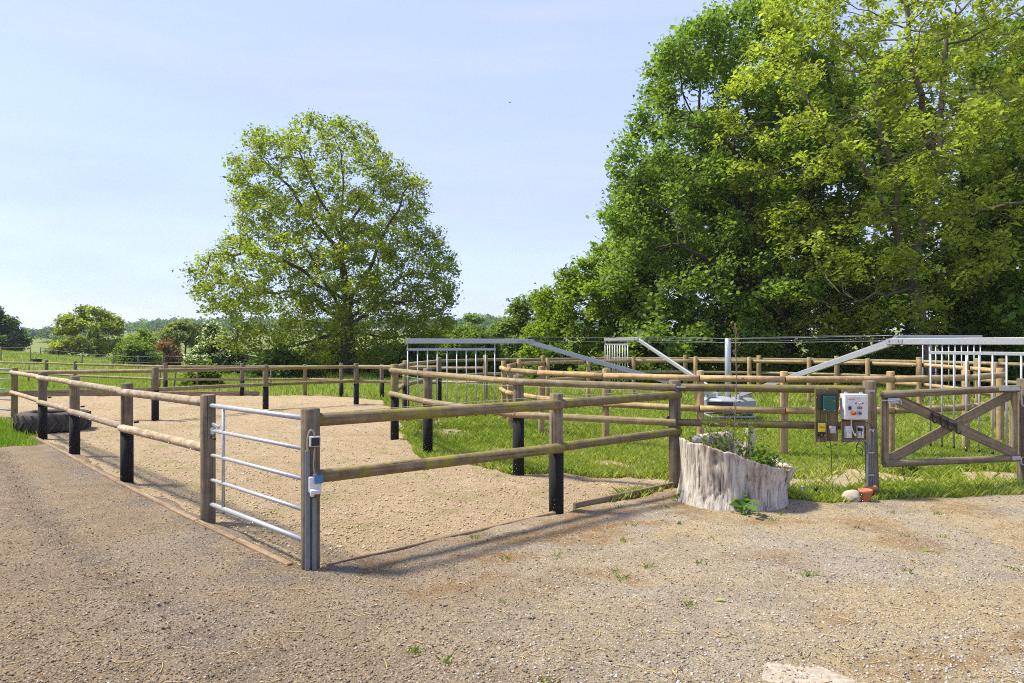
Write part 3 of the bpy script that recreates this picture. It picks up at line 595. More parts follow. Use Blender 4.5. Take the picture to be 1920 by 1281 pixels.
# ------------------------------------------------------------------ fences
def post(parent, p, h, r, mat, sleeve=0.0, top=None, n=18):
    p = Vector(p); q = Vector(top) if top is not None else p+Vector((0, 0, h))
    o = pole('post', p-Vector((0, 0, .12)), q, r, mat, parent, n, wob=.008, cham=.012)
    if sleeve:
        s = pole('rubber_sleeve', p-Vector((0, 0, .1)), p+Vector((0, 0, sleeve)), r+.006, M_RUBBER, o, n)
    return o
def off(p, d, k): return Vector(p)+Vector(d)*k
def rail_run(parent, A, B, zs, r, mat, outA=None, outB=None, rmid=None):
    for (za, zb) in zs:
        a = Vector((A.x, A.y, za)); b = Vector((B.x, B.y, zb))
        if outA is not None: a += Vector(outA)
        if outB is not None: b += Vector(outB)
        d = (b-a).normalized()
        pole('rail', a-d*(.03 if outA is not None else 0), b+d*(.03 if outB is not None else 0), r*random.uniform(.95, 1.05), mat, parent, 12, wob=.012, cham=.01, bow=random.uniform(-.012, .012))
fl = thing('paddock_fence', L1, 'post and rail fence with black-sleeved posts and sun-bleached rails along the yard', 'fence')
LP = [L1, L2, L3, L4, L5]; outL = Vector((L5.y-L0.y, -(L5.x-L0.x), 0)).normalized()*-1
if outL.x > 0: outL = -outL
for i, p in enumerate(LP): post(fl, p, (1.37, 1.375, 1.36, 1.35, 1.30)[i], .075, M_POST if i < 4 else M_POSTG, (0, .73, .71, .72, 0)[i])
for i in range(4):
    z1 = (1.285, 1.255, 1.25, 1.24, 1.19); z0 = (.80, .775, .77, .76, .69)
    rail_run(fl, LP[i], LP[i+1], [(z1[i], z1[i+1]), (z0[i], z0[i+1])], .05, M_RAIL_L, None, outL*.062)
for i in range(1, 4):
    for z in (1.20, .84): 
        a = LP[i]-outL*.085; pole('insulator', (a.x, a.y, z), (a.x-outL.x*.06, a.y-outL.y*.06, z), .014, M_BLACK, fl, 8)
tube_pts('fence_wire', [Vector((p.x, p.y, 1.20))-outL*.14 for p in LP], .003, M_WIRE, fl, 5)
fr = thing('paddock_fence', L0, 'mossy two-rail fence run from the socket post to the stump', 'fence')
post(fr, L0, 1.37, .0765, M_POST); post(fr, R1, 1.355, .076, M_POST, .70)
outR = Vector((R2.y-L0.y, -(R2.x-L0.x), 0)).normalized()
rail_run(fr, L0, R1, [(1.268, 1.235), (.795, .755)], .055, M_RAIL_M, None, outR*.06)
rail_run(fr, R1, R2, [(1.235, 1.24), (.755, .765)], .05, M_RAIL_M, None, outR*.055)
tube_pts('fence_wire', [Vector((L0.x, L0.y, 1.32)), Vector((R1.x, R1.y, 1.31))-outR*.1, Vector((R2.x, R2.y, 1.28))-outR*.1], .003, M_WIRE, fr, 5)
# dividing fence across the sand
C1, C2, C3 = G(291, 790), G(498, 768), G(668, 759)
O = dict(p972=G(972, 893), p802=G(802, 857), p740=G(740, 825), p761=G(761, 796), p823=G(823, 764), p910=G(910, 755))
fc = thing('paddock_fence', C1, 'dividing fence with black-sleeved posts crossing the back of the sand paddock', 'fence')
for p, s in ((C1, .76), (C2, .66), (C3, .66)): post(fc, p, 1.33 if p is C1 else 1.29, .078, M_POST, s, n=14)
rail_run(fc, L5, C1, [(1.18, 1.24), (.67, .78)], .05, M_RAIL_O); rail_run(fc, C1, C2, [(1.24, 1.19), (.78, .73)], .05, M_RAIL_O)
rail_run(fc, C2, C3, [(1.19, 1.19), (.73, .74)], .05, M_RAIL_M); rail_run(fc, C3, O['p823'], [(1.19, 1.2), (.74, .74)], .05, M_RAIL_O)
fd = thing('field_fence', G(454, 743), 'low back fence between sand paddock and grass field', 'fence')
DP = [(-60, 31.5), (87, 29.6), (141, 28.0), (232, 26.4), (310, 25.1), (454, 24.8), (572, 25.2), (640, 24.6), (716, 23.4)]
DP = [Vector(((x-960)*D/F, D, 0)) for x, D in DP]
for i, p in enumerate(DP):
    if i == 3: continue
    post(fd, p, 1.2 if i not in (6,) else 1.14, .072, M_POSTG if i == 6 else M_POST, .56 if i in (4, 5, 7, 8) else 0, n=12)
for i in range(len(DP)-1): rail_run(fd, DP[i], DP[i+1], [(1.07, 1.07), (.60, .60)], .042, M_RAIL_O)
rail_run(fd, DP[-1], O['p910'], [(1.07, 1.12), (.60, .66)], .045, M_RAIL_L)
# outer ring fence of the horse walker
def on_circle(px, r, far=True):
    dx = (px-960)/F; d = Vector((dx, 1, 0)).normalized(); b_ = d.dot(RC); c_ = RC.length_squared-r*r; disc = b_*b_-c_
    t = b_+(1 if far else -1)*math.sqrt(max(disc, 0)); return d*t
fo = thing('ring_fence', RC+Vector((0, 8.2, 0)), 'weathered outer ring fence round the horse walker track', 'fence')
OP = [(W0, 1.446, 0), (None, 0, 0), (O['p972'], 1.456, .866), (O['p802'], 1.496, .896), (O['p740'], 1.5, .9), (O['p761'], 1.51, .92), (O['p823'], 1.5, .845), (O['p910'], 1.54, 0)]
post(fo, R2, 1.43, .076, M_POST)
post(fo, W0, 1.446, .074, M_POST, top=W0+Vector((-.05, 0, 1.446)))
for p, h, s in OP[2:]: post(fo, p, h, .077, M_POSTG if (s == 0 or p is O['p761'] or p is O['p740']) else M_POST, s, n=14)
FARP = [on_circle(px, R_OUT) for px in (1018, 1141, 1285, 1423, 1569, 1723, 1878)]
FARP += [RC+Vector((math.cos(R(a)), math.sin(R(a)), 0))*R_OUT for a in (18, -6, -30, -52)]
for p in FARP: post(fo, p, 1.5, .08, M_POSTG, n=12)
post(fo, W1, 1.44, .075, M_POST)
near = [W0, R2, O['p972'], O['p802'], O['p740'], O['p761'], O['p823'], O['p910']]+FARP+[W1]
hu = [1.335, 1.335, 1.36, 1.40, 1.38, 1.40, 1.38, 1.38]+[1.36]*len(FARP)+[1.33]; hl = [.88, .88, .89, .94, .92, .92, .92, .92]+[.88]*len(FARP)+[.86]
for i in range(len(near)-1):
    a, b = near[i], near[i+1]; oa = (a-RC).normalized()*.07; ob = (b-RC).normalized()*.07
    if i == 0: oa = oa*.0; ob = ob*.3
    rail_run(fo, a, b, [(hu[i], hu[i+1]), (hl[i], hl[i+1])], .05, M_RAIL_O if i > 0 else M_RAIL_M, oa, ob)
for p, z in ((R2, 1.335), (O['p972'], 1.36), (O['p802'], 1.40)):
    d = (p-RC).normalized(); t_ = Vector((-d.y, d.x, 0)); box('strap', p+d*.085+Vector((0, 0, z+.012)), (.30, .006, .022), M_GALV, fo, Matrix((t_, d, Vector((0, 0, 1)))).transposed().to_4x4())
tube_pts('fence_wire', [Vector((p.x, p.y, 1.28)) for p in (R2+Vector((0, .1, 0)), O['p972']+Vector((.1, .1, 0)), O['p802']+Vector((.1, .1, 0)), O['p740']+Vector((.12, 0, 0)))], .003, M_WIRE, fo, 5)
for z in (1.335, .9): pole('insulator', (R2.x-.1, R2.y-.02, z), (R2.x-.1, R2.y-.02, z+.06), .02, M_BLACK, fo, 8)
# inner ring fence: new pine posts with half-round rails, round side outwards
fi = thing('ring_fence', RC+Vector((0, 5.4, 0)), 'new golden pine inner ring fence with half-round rails around the walker', 'fence')
IN = [(on_circle(px, R_IN, False), 1.45) for px in (1875, 1811, 1670, 1470, 1313, 1136, 1015, 956)]
FI = [(on_circle(px, R_IN, True), 1.49) for px in (944.5, 973, 1027, 1103, 1188, 1304, 1405, 1517, 1627, 1724, 1811, 1864)]
IN = sorted(IN+FI, key=lambda e: math.atan2(e[0].y-RC.y, e[0].x-RC.x))
keep = []
for e in IN:
    if not keep or (e[0]-keep[-1][0]).length > .7: keep.append(e)
IN = keep
for p, h in IN: pole('post', p-Vector((0, 0, .1)), p+Vector((0, 0, h)), .062, M_NEW, fi, 14, wob=.006, cham=.012)
for i in range(len(IN)):
    a, b = IN[i][0], IN[(i+1) % len(IN)][0]; da = (a-RC).normalized(); db = (b-RC).normalized()
    for z in (1.32, .81):
        A = a+da*.064+Vector((0, 0, z+.03*(a.y > RC.y))); B = b+db*.064+Vector((0, 0, z+.03*(b.y > RC.y))); t_ = (B-A).normalized()*.004
        pole('rail', A+t_, B-t_, .055, M_NEW, fi, 9, wob=.006, half=True, spin=(da+db))
# timber edging boards
def edging(label, pts, h=.09, th=.045, lift=-.012):
    t_ = thing('timber_edging', pts[0], label, 'edging')
    for a, b in zip(pts[:-1], pts[1:]):
        d = (b-a).normalized()*.006; beam('board', a+d+Vector((0, 0, h/2+lift)), b-d+Vector((0, 0, h/2+lift)), th, h, M_EDGE, t_, .006)
edging('half-buried timber edging between the dark yard and the sand along the bleached fence', [p+outL*.11 for p in (L0+(L1-L0)*.06, L0+(L1-L0)*.55, L1, L2, L3, L4)], .09, .06)
edging('half-buried timber edging below the mossy fence from socket post to stump', [p+outR*.03 for p in (L0+Vector((.1, .08, 0)), L0+(R1-L0)*.52, R1)], .075, .05)
edging('short raised edging board ending at the post behind the stump', [R1+(R2-R1)*.12+outR*.02, R2-(R2-R1)*.02+outR*.02], .12, .05)
edging('long straight edging board at the back of the sand against the field', [G(-160, 744.5), G(60, 744.5), G(280, 743.5), G(485, 743)], .19, .06)

# ------------------------------------------------------------------ gates
def metal_gate(A, B, label, upr, latch=True):
    A = Vector((A.x, A.y, 0)); B = Vector((B.x, B.y, 0)); g = thing('metal_gate', B, label, 'gate'); d = (B-A)
    P = lambda t, z: A+d*t+Vector((0, 0, z))
    for i, z in enumerate((1.27, 1.012, .757, .50, .245)):
        pole('bar', P(0, z-.01), P(1, z+.008), .023 if i in (0, 4) else .018, M_GALV, g, 12)
    for t in upr: pole('upright', P(t, .24), P(t, 1.27), .017, M_GALV, g, 10)
    if latch:
        box('latch', P(.06, 1.06), (.16, .025, .03), M_GALVD, g, (0, .15, math.atan2(d.y, d.x)), .004)
        box('latch_plate', P(.02, 1.0), (.10, .03, .07), M_GALVD, g, (0, -.1, math.atan2(d.y, d.x)), .004)
        pole('latch_bolt', P(.0, .93), P(.05, .92), .012, M_IRON, g, 8)
    return g
dg = (L0-L1).normalized()
metal_gate(L1+dg*.085, L0-dg*.079, 'galvanised five-bar gate between plain post and socket post', (.155, 1.0))
lg = Vector((-1.0, .42, 0)).normalized()
metal_gate(L5+lg*.1, L5+lg*3.2, 'galvanised gate hung from the greenish end post of the bleached fence', (.0, .2, .62, 1.0), False)
# wooden walker gate
gate_a = W0+(W1-W0).normalized()*.13; gd = (W1-W0).normalized(); gl = (W1-W0).length-.26
gn = Vector((gd.y, -gd.x, 0))
wg = thing('wooden_gate', gate_a, 'weathered wooden gate with crossed braces and row of iron hooks', 'gate')
GP = lambda s, z, o=0.0: gate_a+gd*(gl*s)+gn*o+Vector((0, 0, z))
beam('stile', GP(.02, .41), GP(.02, 1.27), .085, .06, M_GATE, wg, .008, up=gn); beam('stile', GP(.98, .41), GP(.98, 1.27), .085, .06, M_GATE, wg, .008, up=gn)
pole('top_rail', GP(-.01, 1.275, .035), GP(1.0, 1.315, .035), .047, M_GATE, wg, 12, wob=.01, cham=.008); pole('bottom_rail', GP(0, .42, .035), GP(1.0, .40, .035), .045, M_GATE, wg, 12, wob=.01, cham=.008)
beam('brace', GP(.05, .46, .0), GP(.97, 1.25, .0), .13, .022, M_GATE, wg, .003, up=gn)
beam('brace', GP(.05, 1.25, .027), GP(.97, .46, .027), .13, .022, M_GATE, wg, .003, up=gn)
hr = thing('hook_rack', GP(.4, .9), 'black iron rack of four bridle hooks on the gate brace', 'hook rack')
bd = (GP(.97, .46)-GP(.05, 1.25)).normalized()
hs = [GP(.05, 1.25, .055)+bd*k for k in (.66, .80, .92, 1.06)]
box('bar', (hs[0]+hs[3])/2, ((hs[3]-hs[0]).length+.04, .008, .03), M_IRON, hr, Matrix((bd, gn, bd.cross(gn))).transposed().to_4x4())
for i, p in enumerate(hs):
    u = Vector((0, 0, 1)); tube_pts('hook', [p+u*.045+gn*.006, p-u*.02+gn*.008, p-u*.075+gn*.02-gd*.012, p-u*.09+gn*.055-gd*.01, p-u*.06+gn*.075], .010, M_IRON, hr, 6)
box('hinge_strap', GP(.90, 1.315, .088), (.34, .006, .045), M_GALV, wg, Matrix((gd, gn, Vector((0, 0, 1)))).transposed().to_4x4(), .002)
tube_pts('hinge_hook', [GP(.985, 1.31, .088), GP(.992, 1.2, .088), GP(1.0, 1.10, .085), GP(1.04, 1.09, .08), GP(1.05, 1.15, .07), GP(1.075, 1.155, .05)], .012, M_GALV, wg, 8)
box('hinge_strap', GP(.955, .41, .085), (.14, .006, .05), M_GALV, wg, Matrix((gd, gn, Vector((0, 0, 1)))).transposed().to_4x4(), .002)
tube_pts('hinge_hook', [GP(.99, .41, .085), GP(.995, .33, .085), GP(1.03, .31, .08), GP(1.07, .31, .05)], .012, M_GALV, wg, 8)
pole('hinge_pin', GP(1.0, .41, .08), GP(1.08, .405, .05), .013, M_RUST, wg, 8); pole('hinge_pin', GP(1.0, 1.19, .08), GP(1.08, 1.19, .05), .013, M_RUST, wg, 8)
box('latch_plate', GP(.045, 1.20, .085), (.17, .008, .07), M_GALV, wg, Matrix((gd, gn, Vector((0, 0, 1)))).transposed().to_4x4(), .002)
tube_pts('latch_bolt', [GP(-.05, 1.21, .095), GP(.03, 1.205, .1), GP(.085, 1.205, .1), GP(.09, 1.15, .1)], .009, M_GALV, wg, 7)

# ------------------------------------------------------------------ horse walker
hw = thing('horse_walker', RC, 'galvanised four-arm horse walker with central mast and hanging bar gates', 'horse walker')
for sx, sy in ((-1, -1), (1, -1), (1, 1), (-1, 1)):
    beam('leg', RC+Vector((sx*.5, sy*.42, -.05)), RC+Vector((sx*.5, sy*.42, .42)), .05, .05, M_GALV, hw)
for sy in (-.42, .42): beam('cross_bar', RC+Vector((-.52, sy, .17)), RC+Vector((.52, sy, .17)), .04, .04, M_GALV, hw)
for sx in (-.5, .5): beam('cross_bar', RC+Vector((sx, -.395, .17)), RC+Vector((sx, .395, .17)), .04, .04, M_GALV, hw)
for dx, dz in ((-.2, .30), (.2, .29)): pole('motor_housing', RC+Vector((dx, -.3, dz)), RC+Vector((dx+.3, -.25, dz)), .10, M_HOUSE, hw, 14, cham=.02)
# turntable: octagonal painted cover with black band
V, Fs = lathe([(.60, 0), (.64, .02), (.64, .15), (.58, .19), (.2, .22)], 8); 
link('turntable_cover', py_mesh('turntable_cover', V, Fs, M_HOUSE), hw, Matrix.Translation(RC+Vector((.02, 0, .40))) @ Matrix.Rotation(R(12), 4, 'Z'))
beam('black_panel', RC+Vector((-.62, -.42, .49)), RC+Vector((-.08, -.63, .49)), .09, .02, M_BLACK, hw, .004, up=(.28, .95, 0))
pole('mast', RC+Vector((0, 0, .55)), RC+Vector((0, 0, 2.04)), .072, M_GALV, hw, 18, cham=.006)
TH = R(14.7); ARMZ = 1.99
for k in range(4):
    a = TH+math.pi/2*k; d = Vector((math.cos(a), math.sin(a), 0)); t_ = Vector((-d.y, d.x, 0)); P = lambda r, z, s=0.0: RC+d*r+t_*s+Vector((0, 0, z))
    ARMZ = (2.08, 2.06, 1.96, 1.94)[k]; gz = ARMZ-1.965
    arm = beam('arm', P(.48, .69), P(5.12, ARMZ), .06, .105, M_GALV, hw, .006)
    beam('arm_beam', P(5.06, ARMZ), P(7.78, ARMZ), .065, .105, M_GALV, arm, .006)
    box('knee_plate', P(5.12, ARMZ, -.04), (.34, .012, .09), M_GALVD, arm, (0, 0, a), .003); box('knee_plate', P(5.12, ARMZ, .04), (.34, .012, .09), M_GALVD, arm, (0, 0, a), .003)
    box('foot_bracket', P(.46, .65), (.20, .11, .09), M_GALVD, arm, (0, 0, a), .006)
    for s in (-.05, .05):
        for kk in range(2): pole('bolt', P(5.02+.2*kk, ARMZ+.02, s), P(5.02+.2*kk, ARMZ+.02, s*1.35), .014, M_GALV, arm, 6)
    for z0, z1, s in ((2.03, 2.06, .0), (1.93, 1.97, .02)): tube_pts('stay_wire', [P(.06, z0, s), P(2.5, (z0+z1+gz)/2-.004, s), P(5.05, z1+gz*.6, s)], .0036, M_GALVD, hw, 5)
    hg = beam('hanging_gate', P(5.80, 1.785+gz), P(7.76, 1.785+gz), .03, .05, M_GALV, hw, .004)
    for i in range(10):
        r0 = 5.82+i*(7.74-5.82)/9; j = random.uniform(-.02, .02)
        b_ = pole('bar', P(r0, .33+j+gz), P(r0, 1.77+gz), .0135, M_GALV, hg, 8); pole('bar_cap', P(r0, .30+j+gz), P(r0, .345+j+gz), .017, M_BLACK, hg, 8)
    for r0 in (5.82, 7.74): beam('hanger', P(r0, 1.80+gz), P(r0, ARMZ-.05), .035, .012, M_GALVD, hg, .002, up=d)

# ------------------------------------------------------------------ hollow stump planter and its plants
SCN = Vector((2.62, 8.12, 0)); r_ = np.random.default_rng(9)
NA = 240; NR = 36; aa = np.linspace(0, 2*math.pi, NA+1)[:-1]; dg_ = np.degrees(aa)
rimk = np.interp(dg_, [0, 40, 62, 78, 100, 130, 180, 225, 250, 270, 300, 330, 360], [.45, .50, .62, .80, .76, .72, .77, .765, .70, .62, .52, .46, .45])
rimk = rimk+.03*(vnoise(aa*9, aa*0, 1, 2)-.5)+.018*(vnoise(aa*26, aa*0, 1, 5)-.5)
groove = np.interp(dg_, [0, 30, 200, 280, 300, 345, 360], [1.0, .5, .5, .45, .8, 1.3, 1.0])
V = []
for t in np.linspace(0, 1, NR):
    R0 = .63+.045*(1-t)**3+.035*t*t-.03*math.sin(t*math.pi)
    px_ = np.cos(aa)*3; py_ = np.sin(aa)*3
    big = .05*(fbm(px_*.55+t*.5, py_*.55, 1, 3, 3)-.45); g1 = np.abs(fbm(aa*7+.25*np.sin(t*3), t*1.1+aa*0, 1, 3, 9)-.46); cut = -.034*np.clip(1-g1/.035, 0, 1)*groove; fine = .014*(vnoise(aa*34+.5*np.sin(t*4), t*3+aa*0, 1, 4)-.5)
    knot = .03*np.exp(-((dg_-232)/9)**2-((t-.72)/.16)**2)-.045*np.exp(-((dg_-236)/6)**2-((t-.80)/.10)**2)
    rr = R0+big+cut+fine+knot+.075*np.cos(aa)*(t-.35)
    V += [(a*math.cos(b_), a*.92*math.sin(b_), -.05+t*(c_+.05)) for a, b_, c_ in zip(rr, aa, rimk)]
rtop = rr
for t in (1.0, .8, .5, .2):
    V += [((a-.075-.03*(1-t))*math.cos(b_), (a-.075-.03*(1-t))*.92*math.sin(b_), .28+t*(c_-.28)-(.02 if t == 1 else 0)) for a, b_, c_ in zip(rtop, aa, rimk)]
Fs = []
for row in range(NR+3):
    for i in range(NA): a = row*NA+i; b_ = row*NA+(i+1) % NA; Fs.append((a, b_, b_+NA, a+NA))
st = thing('tree_stump', SCN, 'hollow bleached tree stump used as a planter with slanting rim', 'stump')
link('wall', py_mesh('wall', V, Fs, M_STUMP, True), st, Matrix.Translation(SCN))
V, Fs = lathe([(.50, 0), (.47, .03), (.3, .055), (.02, .06)], 40, wob=.01); link('soil', py_mesh('soil', V, Fs, M_SOIL, True), st, Matrix.Translation(SCN+Vector((.02, 0, .37))))
mv = []; 
for i in range(1600):
    a = r_.uniform(0, 2*math.pi); z = np.interp(a, aa, rimk); rr = float(np.interp(a, aa, rtop))-r_.uniform(0, .08); mv.append((SCN.x+rr*math.cos(a), SCN.y+rr*.92*math.sin(a), z+.004))
sel = np.array([fbm(p[0], p[1], 5, 2, 3) > .46 for p in mv]); V, f, c = leaves(np.array(mv)[sel], .03, r_, [(.12, .11, .02), (.2, .17, .03)], .8, .8)
props(link('rim_moss', np_mesh('rim_moss', V, f, M_LEAF, False, c), st), kind='stuff')
box('back_slab', SCN+Vector((.38, .48, .66)), (.14, .06, .34), M_STUMP, st, (0, .12, .5), .01)
def plant(name, label, base, stems, lsize, cols, spread, hgt, nl, seed, cat='plant', stemr=.004, stemmat=None, up=.5, lbias=.3):
    r_ = np.random.default_rng(seed); base = Vector(base); root = thing(name, base, label, cat); C = []
    for s in range(stems):
        a = r_.uniform(0, 6.28); k = r_.uniform(.3, 1)*spread; h = hgt*r_.uniform(.6, 1.05)
        pts = [base+Vector((math.cos(a)*k*t**1.4, math.sin(a)*k*t**1.4, h*t)) for t in (0, .3, .6, 1)]
        tube_pts('stem', pts, stemr, stemmat or M_BARKP, root, 4)
        for i in range(nl//stems):
            t = r_.uniform(lbias, 1.0); p = base+Vector((math.cos(a)*k*t**1.4, math.sin(a)*k*t**1.4, h*t)); C.append(np.array(p)+r_.normal(0, lsize*.8, 3))
    V, f, c = leaves(np.array(C), lsize, r_, cols, up, .6); props(link('foliage', np_mesh('foliage', V, f, M_LEAF, False, c), root), kind='stuff'); return root
GREENS = [(.08, .14, .02), (.13, .20, .025), (.19, .25, .035)]
plant('rose_bush', 'thin wild rose with small light green leaves growing in the stump', SCN+Vector((-.12, -.05, .41)), 9, .045, GREENS, .30, .62, 330, 1)
plant('rose_bush', 'leafy low briar spilling over the lowest part of the stump rim', SCN+Vector((.32, -.12, .40)), 8, .06, [(.07, .13, .02), (.11, .19, .025), (.16, .23, .03)], .26, .26, 420, 2)
plant('rose_bush', 'arching briar shoot with pale leaves by the raised slab of the stump', SCN+Vector((.22, .2, .41)), 5, .05, GREENS, .30, .55, 150, 3)
# tall dry weed
wd = thing('dry_weed', SCN+Vector((-.02, .02, .41)), 'tall dead weed stalk with reddish seed heads rising from the stump', 'plant'); b0 = SCN+Vector((-.02, .02, .40))
tube_pts('stem', [b0, b0+Vector((.05, 0, .5)), b0+Vector((.075, 0, 1.0)), b0+Vector((.06, 0, 1.75))], .006, M_BARKP, wd, 5)
C = []
for i in range(26):
    z = .35+i*.052; a = i*2.4; l = .13*(1-.5*i/26); p = b0+Vector((.05+.02*math.sin(z), 0, z)); q_ = p+Vector((math.cos(a)*l, math.sin(a)*l, .07)); tube_pts('twig', [p, (p+q_)/2+Vector((0, 0, .01)), q_], .002, M_BARKP, wd, 3)
    for j in range(5): C.append(np.array(p+(q_-p)*random.uniform(.4, 1.05))+r_.normal(0, .008, 3))
for i in range(90): C.append(np.array(b0)+np.array([-.07+.05*r_.normal(), .0+.04*r_.normal(), r_.uniform(.25, .62)]))
V, f, c = leaves(np.array(C), .028, r_, [(.11, .045, .035), (.20, .09, .06)], .2, .5); props(link('seed_heads', np_mesh('seed_heads', V, f, M_LEAF, False, c), wd), kind='stuff')
plant('weed', 'broad-leaved green dock weed at the front foot of the stump', G(1395, 970)+Vector((0, 0, .0)), 7, .11, [(.06, .14, .02), (.09, .19, .03), (.14, .24, .04)], .12, .10, 60, 4, up=1.0, lbias=.2)
plant('weed', 'small green weed between stump and its fence post', G(1275, 946), 5, .05, GREENS, .08, .12, 60, 6)
plant('weed', 'upright dock plant in the grass under the gate', G(1708, 890), 8, .09, [(.06, .13, .02), (.09, .17, .03)], .18, .22, 90, 7, up=.8)

# ------------------------------------------------------------------ electric boxes by the gate
def FP(px, py, D): return AT(px, py, D)
BD = 8.33
eb = thing('equipment_board', Vector((AT(1575, 828, BD).x, BD, .71)), 'four short mossy upright planks nailed to the rails carrying electrical boxes', 'board')
for px, w_ in ((1538.5, .135), (1560.5, .128), (1588.5, .135), (1610.5, .128)):
    a = FP(px, 728, BD); b_ = FP(px, 828, BD); box('plank', (a+b_)/2+Vector((0, .0, random.uniform(-.008, .008))), (w_, .024, (a-b_).length), M_PLANK, eb, (0, random.uniform(-.01, .01), 0), .003)
FR = BD-.014
def rectbox(name, x0, y0, x1, y1, dep, mat, parent, D=FR, bev=.006, proud=0.0):
    a = FP(x0, y0, D-dep); b_ = FP(x1, y1, D-dep); c = (a+b_)/2; return box(name, (c.x, D-dep/2-proud, c.z), (abs(b_.x-a.x), dep, abs(a.z-b_.z)), mat, parent, (0, 0, 0), bev)
e1 = thing('fence_energiser', FP(1555, 773, FR), 'dark green fence energiser on black backplate on the planks', 'energiser')
rectbox('backplate', 1536.5, 737, 1574, 768, .05, M_BLACK, e1, bev=.02); rectbox('cover', 1545, 743, 1567, 773, .035, M_GREENP, e1, FR-.051, .006)
for px, py, m in ((1556, 763, M_RED), (1547.5, 746.5, M_RED), (1564, 752, M_YEL), (1546, 768, M_GREYP), (1565, 770, M_GREYP)): a = FP(px, py, FR-.087); pole('indicator', a, a-Vector((0, .004, 0)), .006, m, e1, 8)
e2 = thing('fence_energiser', FP(1541, 822, FR), 'small yellow-faced fence energiser in black case low on the planks', 'energiser')
rectbox('case', 1532.5, 791, 1549.5, 818, .06, M_BLACK, e2, bev=.008); rectbox('face', 1534.5, 793.5, 1548, 810, .006, M_YEL, e2, FR-.0605, .002); rectbox('label_mark', 1537, 800, 1546, 802, .002, M_RED, e2, FR-.067, .0)
for px in (1537, 1544.5): a = FP(px, 818, FR-.03); pole('terminal_knob', a+Vector((0, -.03, .012)), a+Vector((0, -.075, .012)), .016, M_BLACK if px < 1540 else M_RUST, e2, 10)
jb = thing('junction_box', FP(1562, 813, FR), 'small grey junction box on the second plank', 'junction box'); rectbox('case', 1556.5, 799, 1567.5, 813, .05, M_GREYP, jb); rectbox('lid', 1557.2, 799.7, 1566.8, 812.3, .008, M_GREYP, jb, FR-.0505, .002)
cp = thing('control_panel', FP(1604, 787, FR), 'white walker control box with red emergency button and orange lettering', 'control box')
CD = .13
rectbox('case', 1584.5, 739.5, 1627.5, 787, CD, M_WHITE, cp, bev=.008); rectbox('faceplate', 1590, 744, 1625.5, 784.5, .006, M_FACE, cp, FR-CD-.0005, .002)
cfx = FR-CD-.007
def pc(u, v): return 1590+(u-.22)*46, 730+v*60    # zoom fractions to photo pixels
def mark(name, zx, zy, wpx, hpx, mat, dep=.003): x = 1575+zx*60/1281; y = 730+zy*60/1281; return rectbox(name, x-wpx/2, y-hpx/2, x+wpx/2, y+hpx/2, dep, mat, cp, cfx, .0)
for i in range(9): mark('brand_letter', 372+i*27, 402, .75, 1.3+.35*(i in (0, 4)), M_ORANGE)
for i in range(3): mark('title_letter', 735+i*26, 390, .7, .9, M_GREYP)
for zx, zy in ((640, 563), (910, 563)):
    mark('horse_mark', zx, zy, 2.6, .9, M_BLACK); mark('horse_mark', zx+32, zy-16, .9, 1.3, M_BLACK); mark('horse_mark', zx-22, zy+20, .4, 1.4, M_BLACK); mark('horse_mark', zx+15, zy+20, .4, 1.4, M_BLACK)
mark('horse_mark', 785, 495, 2.2, 1.0, M_GREYP); mark('horse_mark', 785, 620, 2.2, 1.0, M_GREYP)
def knob(name, zx, zy, rpx, dep, mat, d0=0.0, n=16):
    x = 1575+zx*60/1281; y = 730+zy*60/1281; a = FP(x, y, cfx); a = Vector((a.x, cfx-d0, a.z)); return pole(name, a, a-Vector((0, dep, 0)), rpx*cfx/F, mat, cp, n, cham=.002)
knob('selector_dial', 785, 560, 1.9, .012, M_WHITE); mark('dial_pointer', 805, 565, .9, 2.4, M_BLACK, .016)
mark('button_surround', 785, 740, 8.2, 4.6, M_GREYP, .004); knob('start_button', 737, 740, 2.0, .012, M_GRN, .004); knob('stop_button', 828, 738, 2.1, .014, M_RED, .004)
for i in range(5): mark('legend_mark', 680+i*42, 826, 1.1, .6, M_GREYP)
mark('rocker_switch', 407, 755, 5, 6.6, M_BLACK, .012)
knob('emergency_ring', 520, 955, 4.6, .006, M_YEL); knob('emergency_button', 530, 958, 3.1, .035, M_RED, .006)
mark('switch_plate', 780, 962, 8.2, 8.0, M_GREYP, .006); knob('rotary_knob', 775, 958, 2.0, .03, M_BLACK, .006)
for zx in (222, 832): x = 1575+zx*60/1281; a = FP(x, 737.5, FR-.01); pole('mounting_lug', a, a-Vector((0, .012, 0)), .02, M_GALV, cp, 14)
for nm, x0, x1, lb in (('power_socket', 1585.5, 1597.5, 'worn white power socket under the control box on the third plank'), ('power_socket', 1608.5, 1619.5, 'white power socket with black plug under the control box')):
    s = thing(nm, FP((x0+x1)/2, 821, FR), lb, 'socket'); rectbox('case', x0, 799, x1, 821.5, .045, M_WHITE, s); rectbox('flap', x0+2, 811, x1-.5, 820, .03, M_FACE, s, FR-.046, .006)
    if 'plug' in lb: rectbox('plug', x0+3.5, 803, x1-1.5, 809, .06, M_BLACK, s, FR-.046, .006)
cb = lambda nm, lb, pts, r, m: props(tube_pts(nm, pts, r, m), lb, 'cable')
Q = lambda px, py, k=.0: FP(px, py, FR-.035-k)
cb('cable', 'white lead from the control box down to the worn socket', [Q(1596, 787, .05), Q(1596, 797, .05), Q(1599, 808, .06), Q(1604, 818, .07), Q(1603, 812, .06)], .006, M_WHITE)
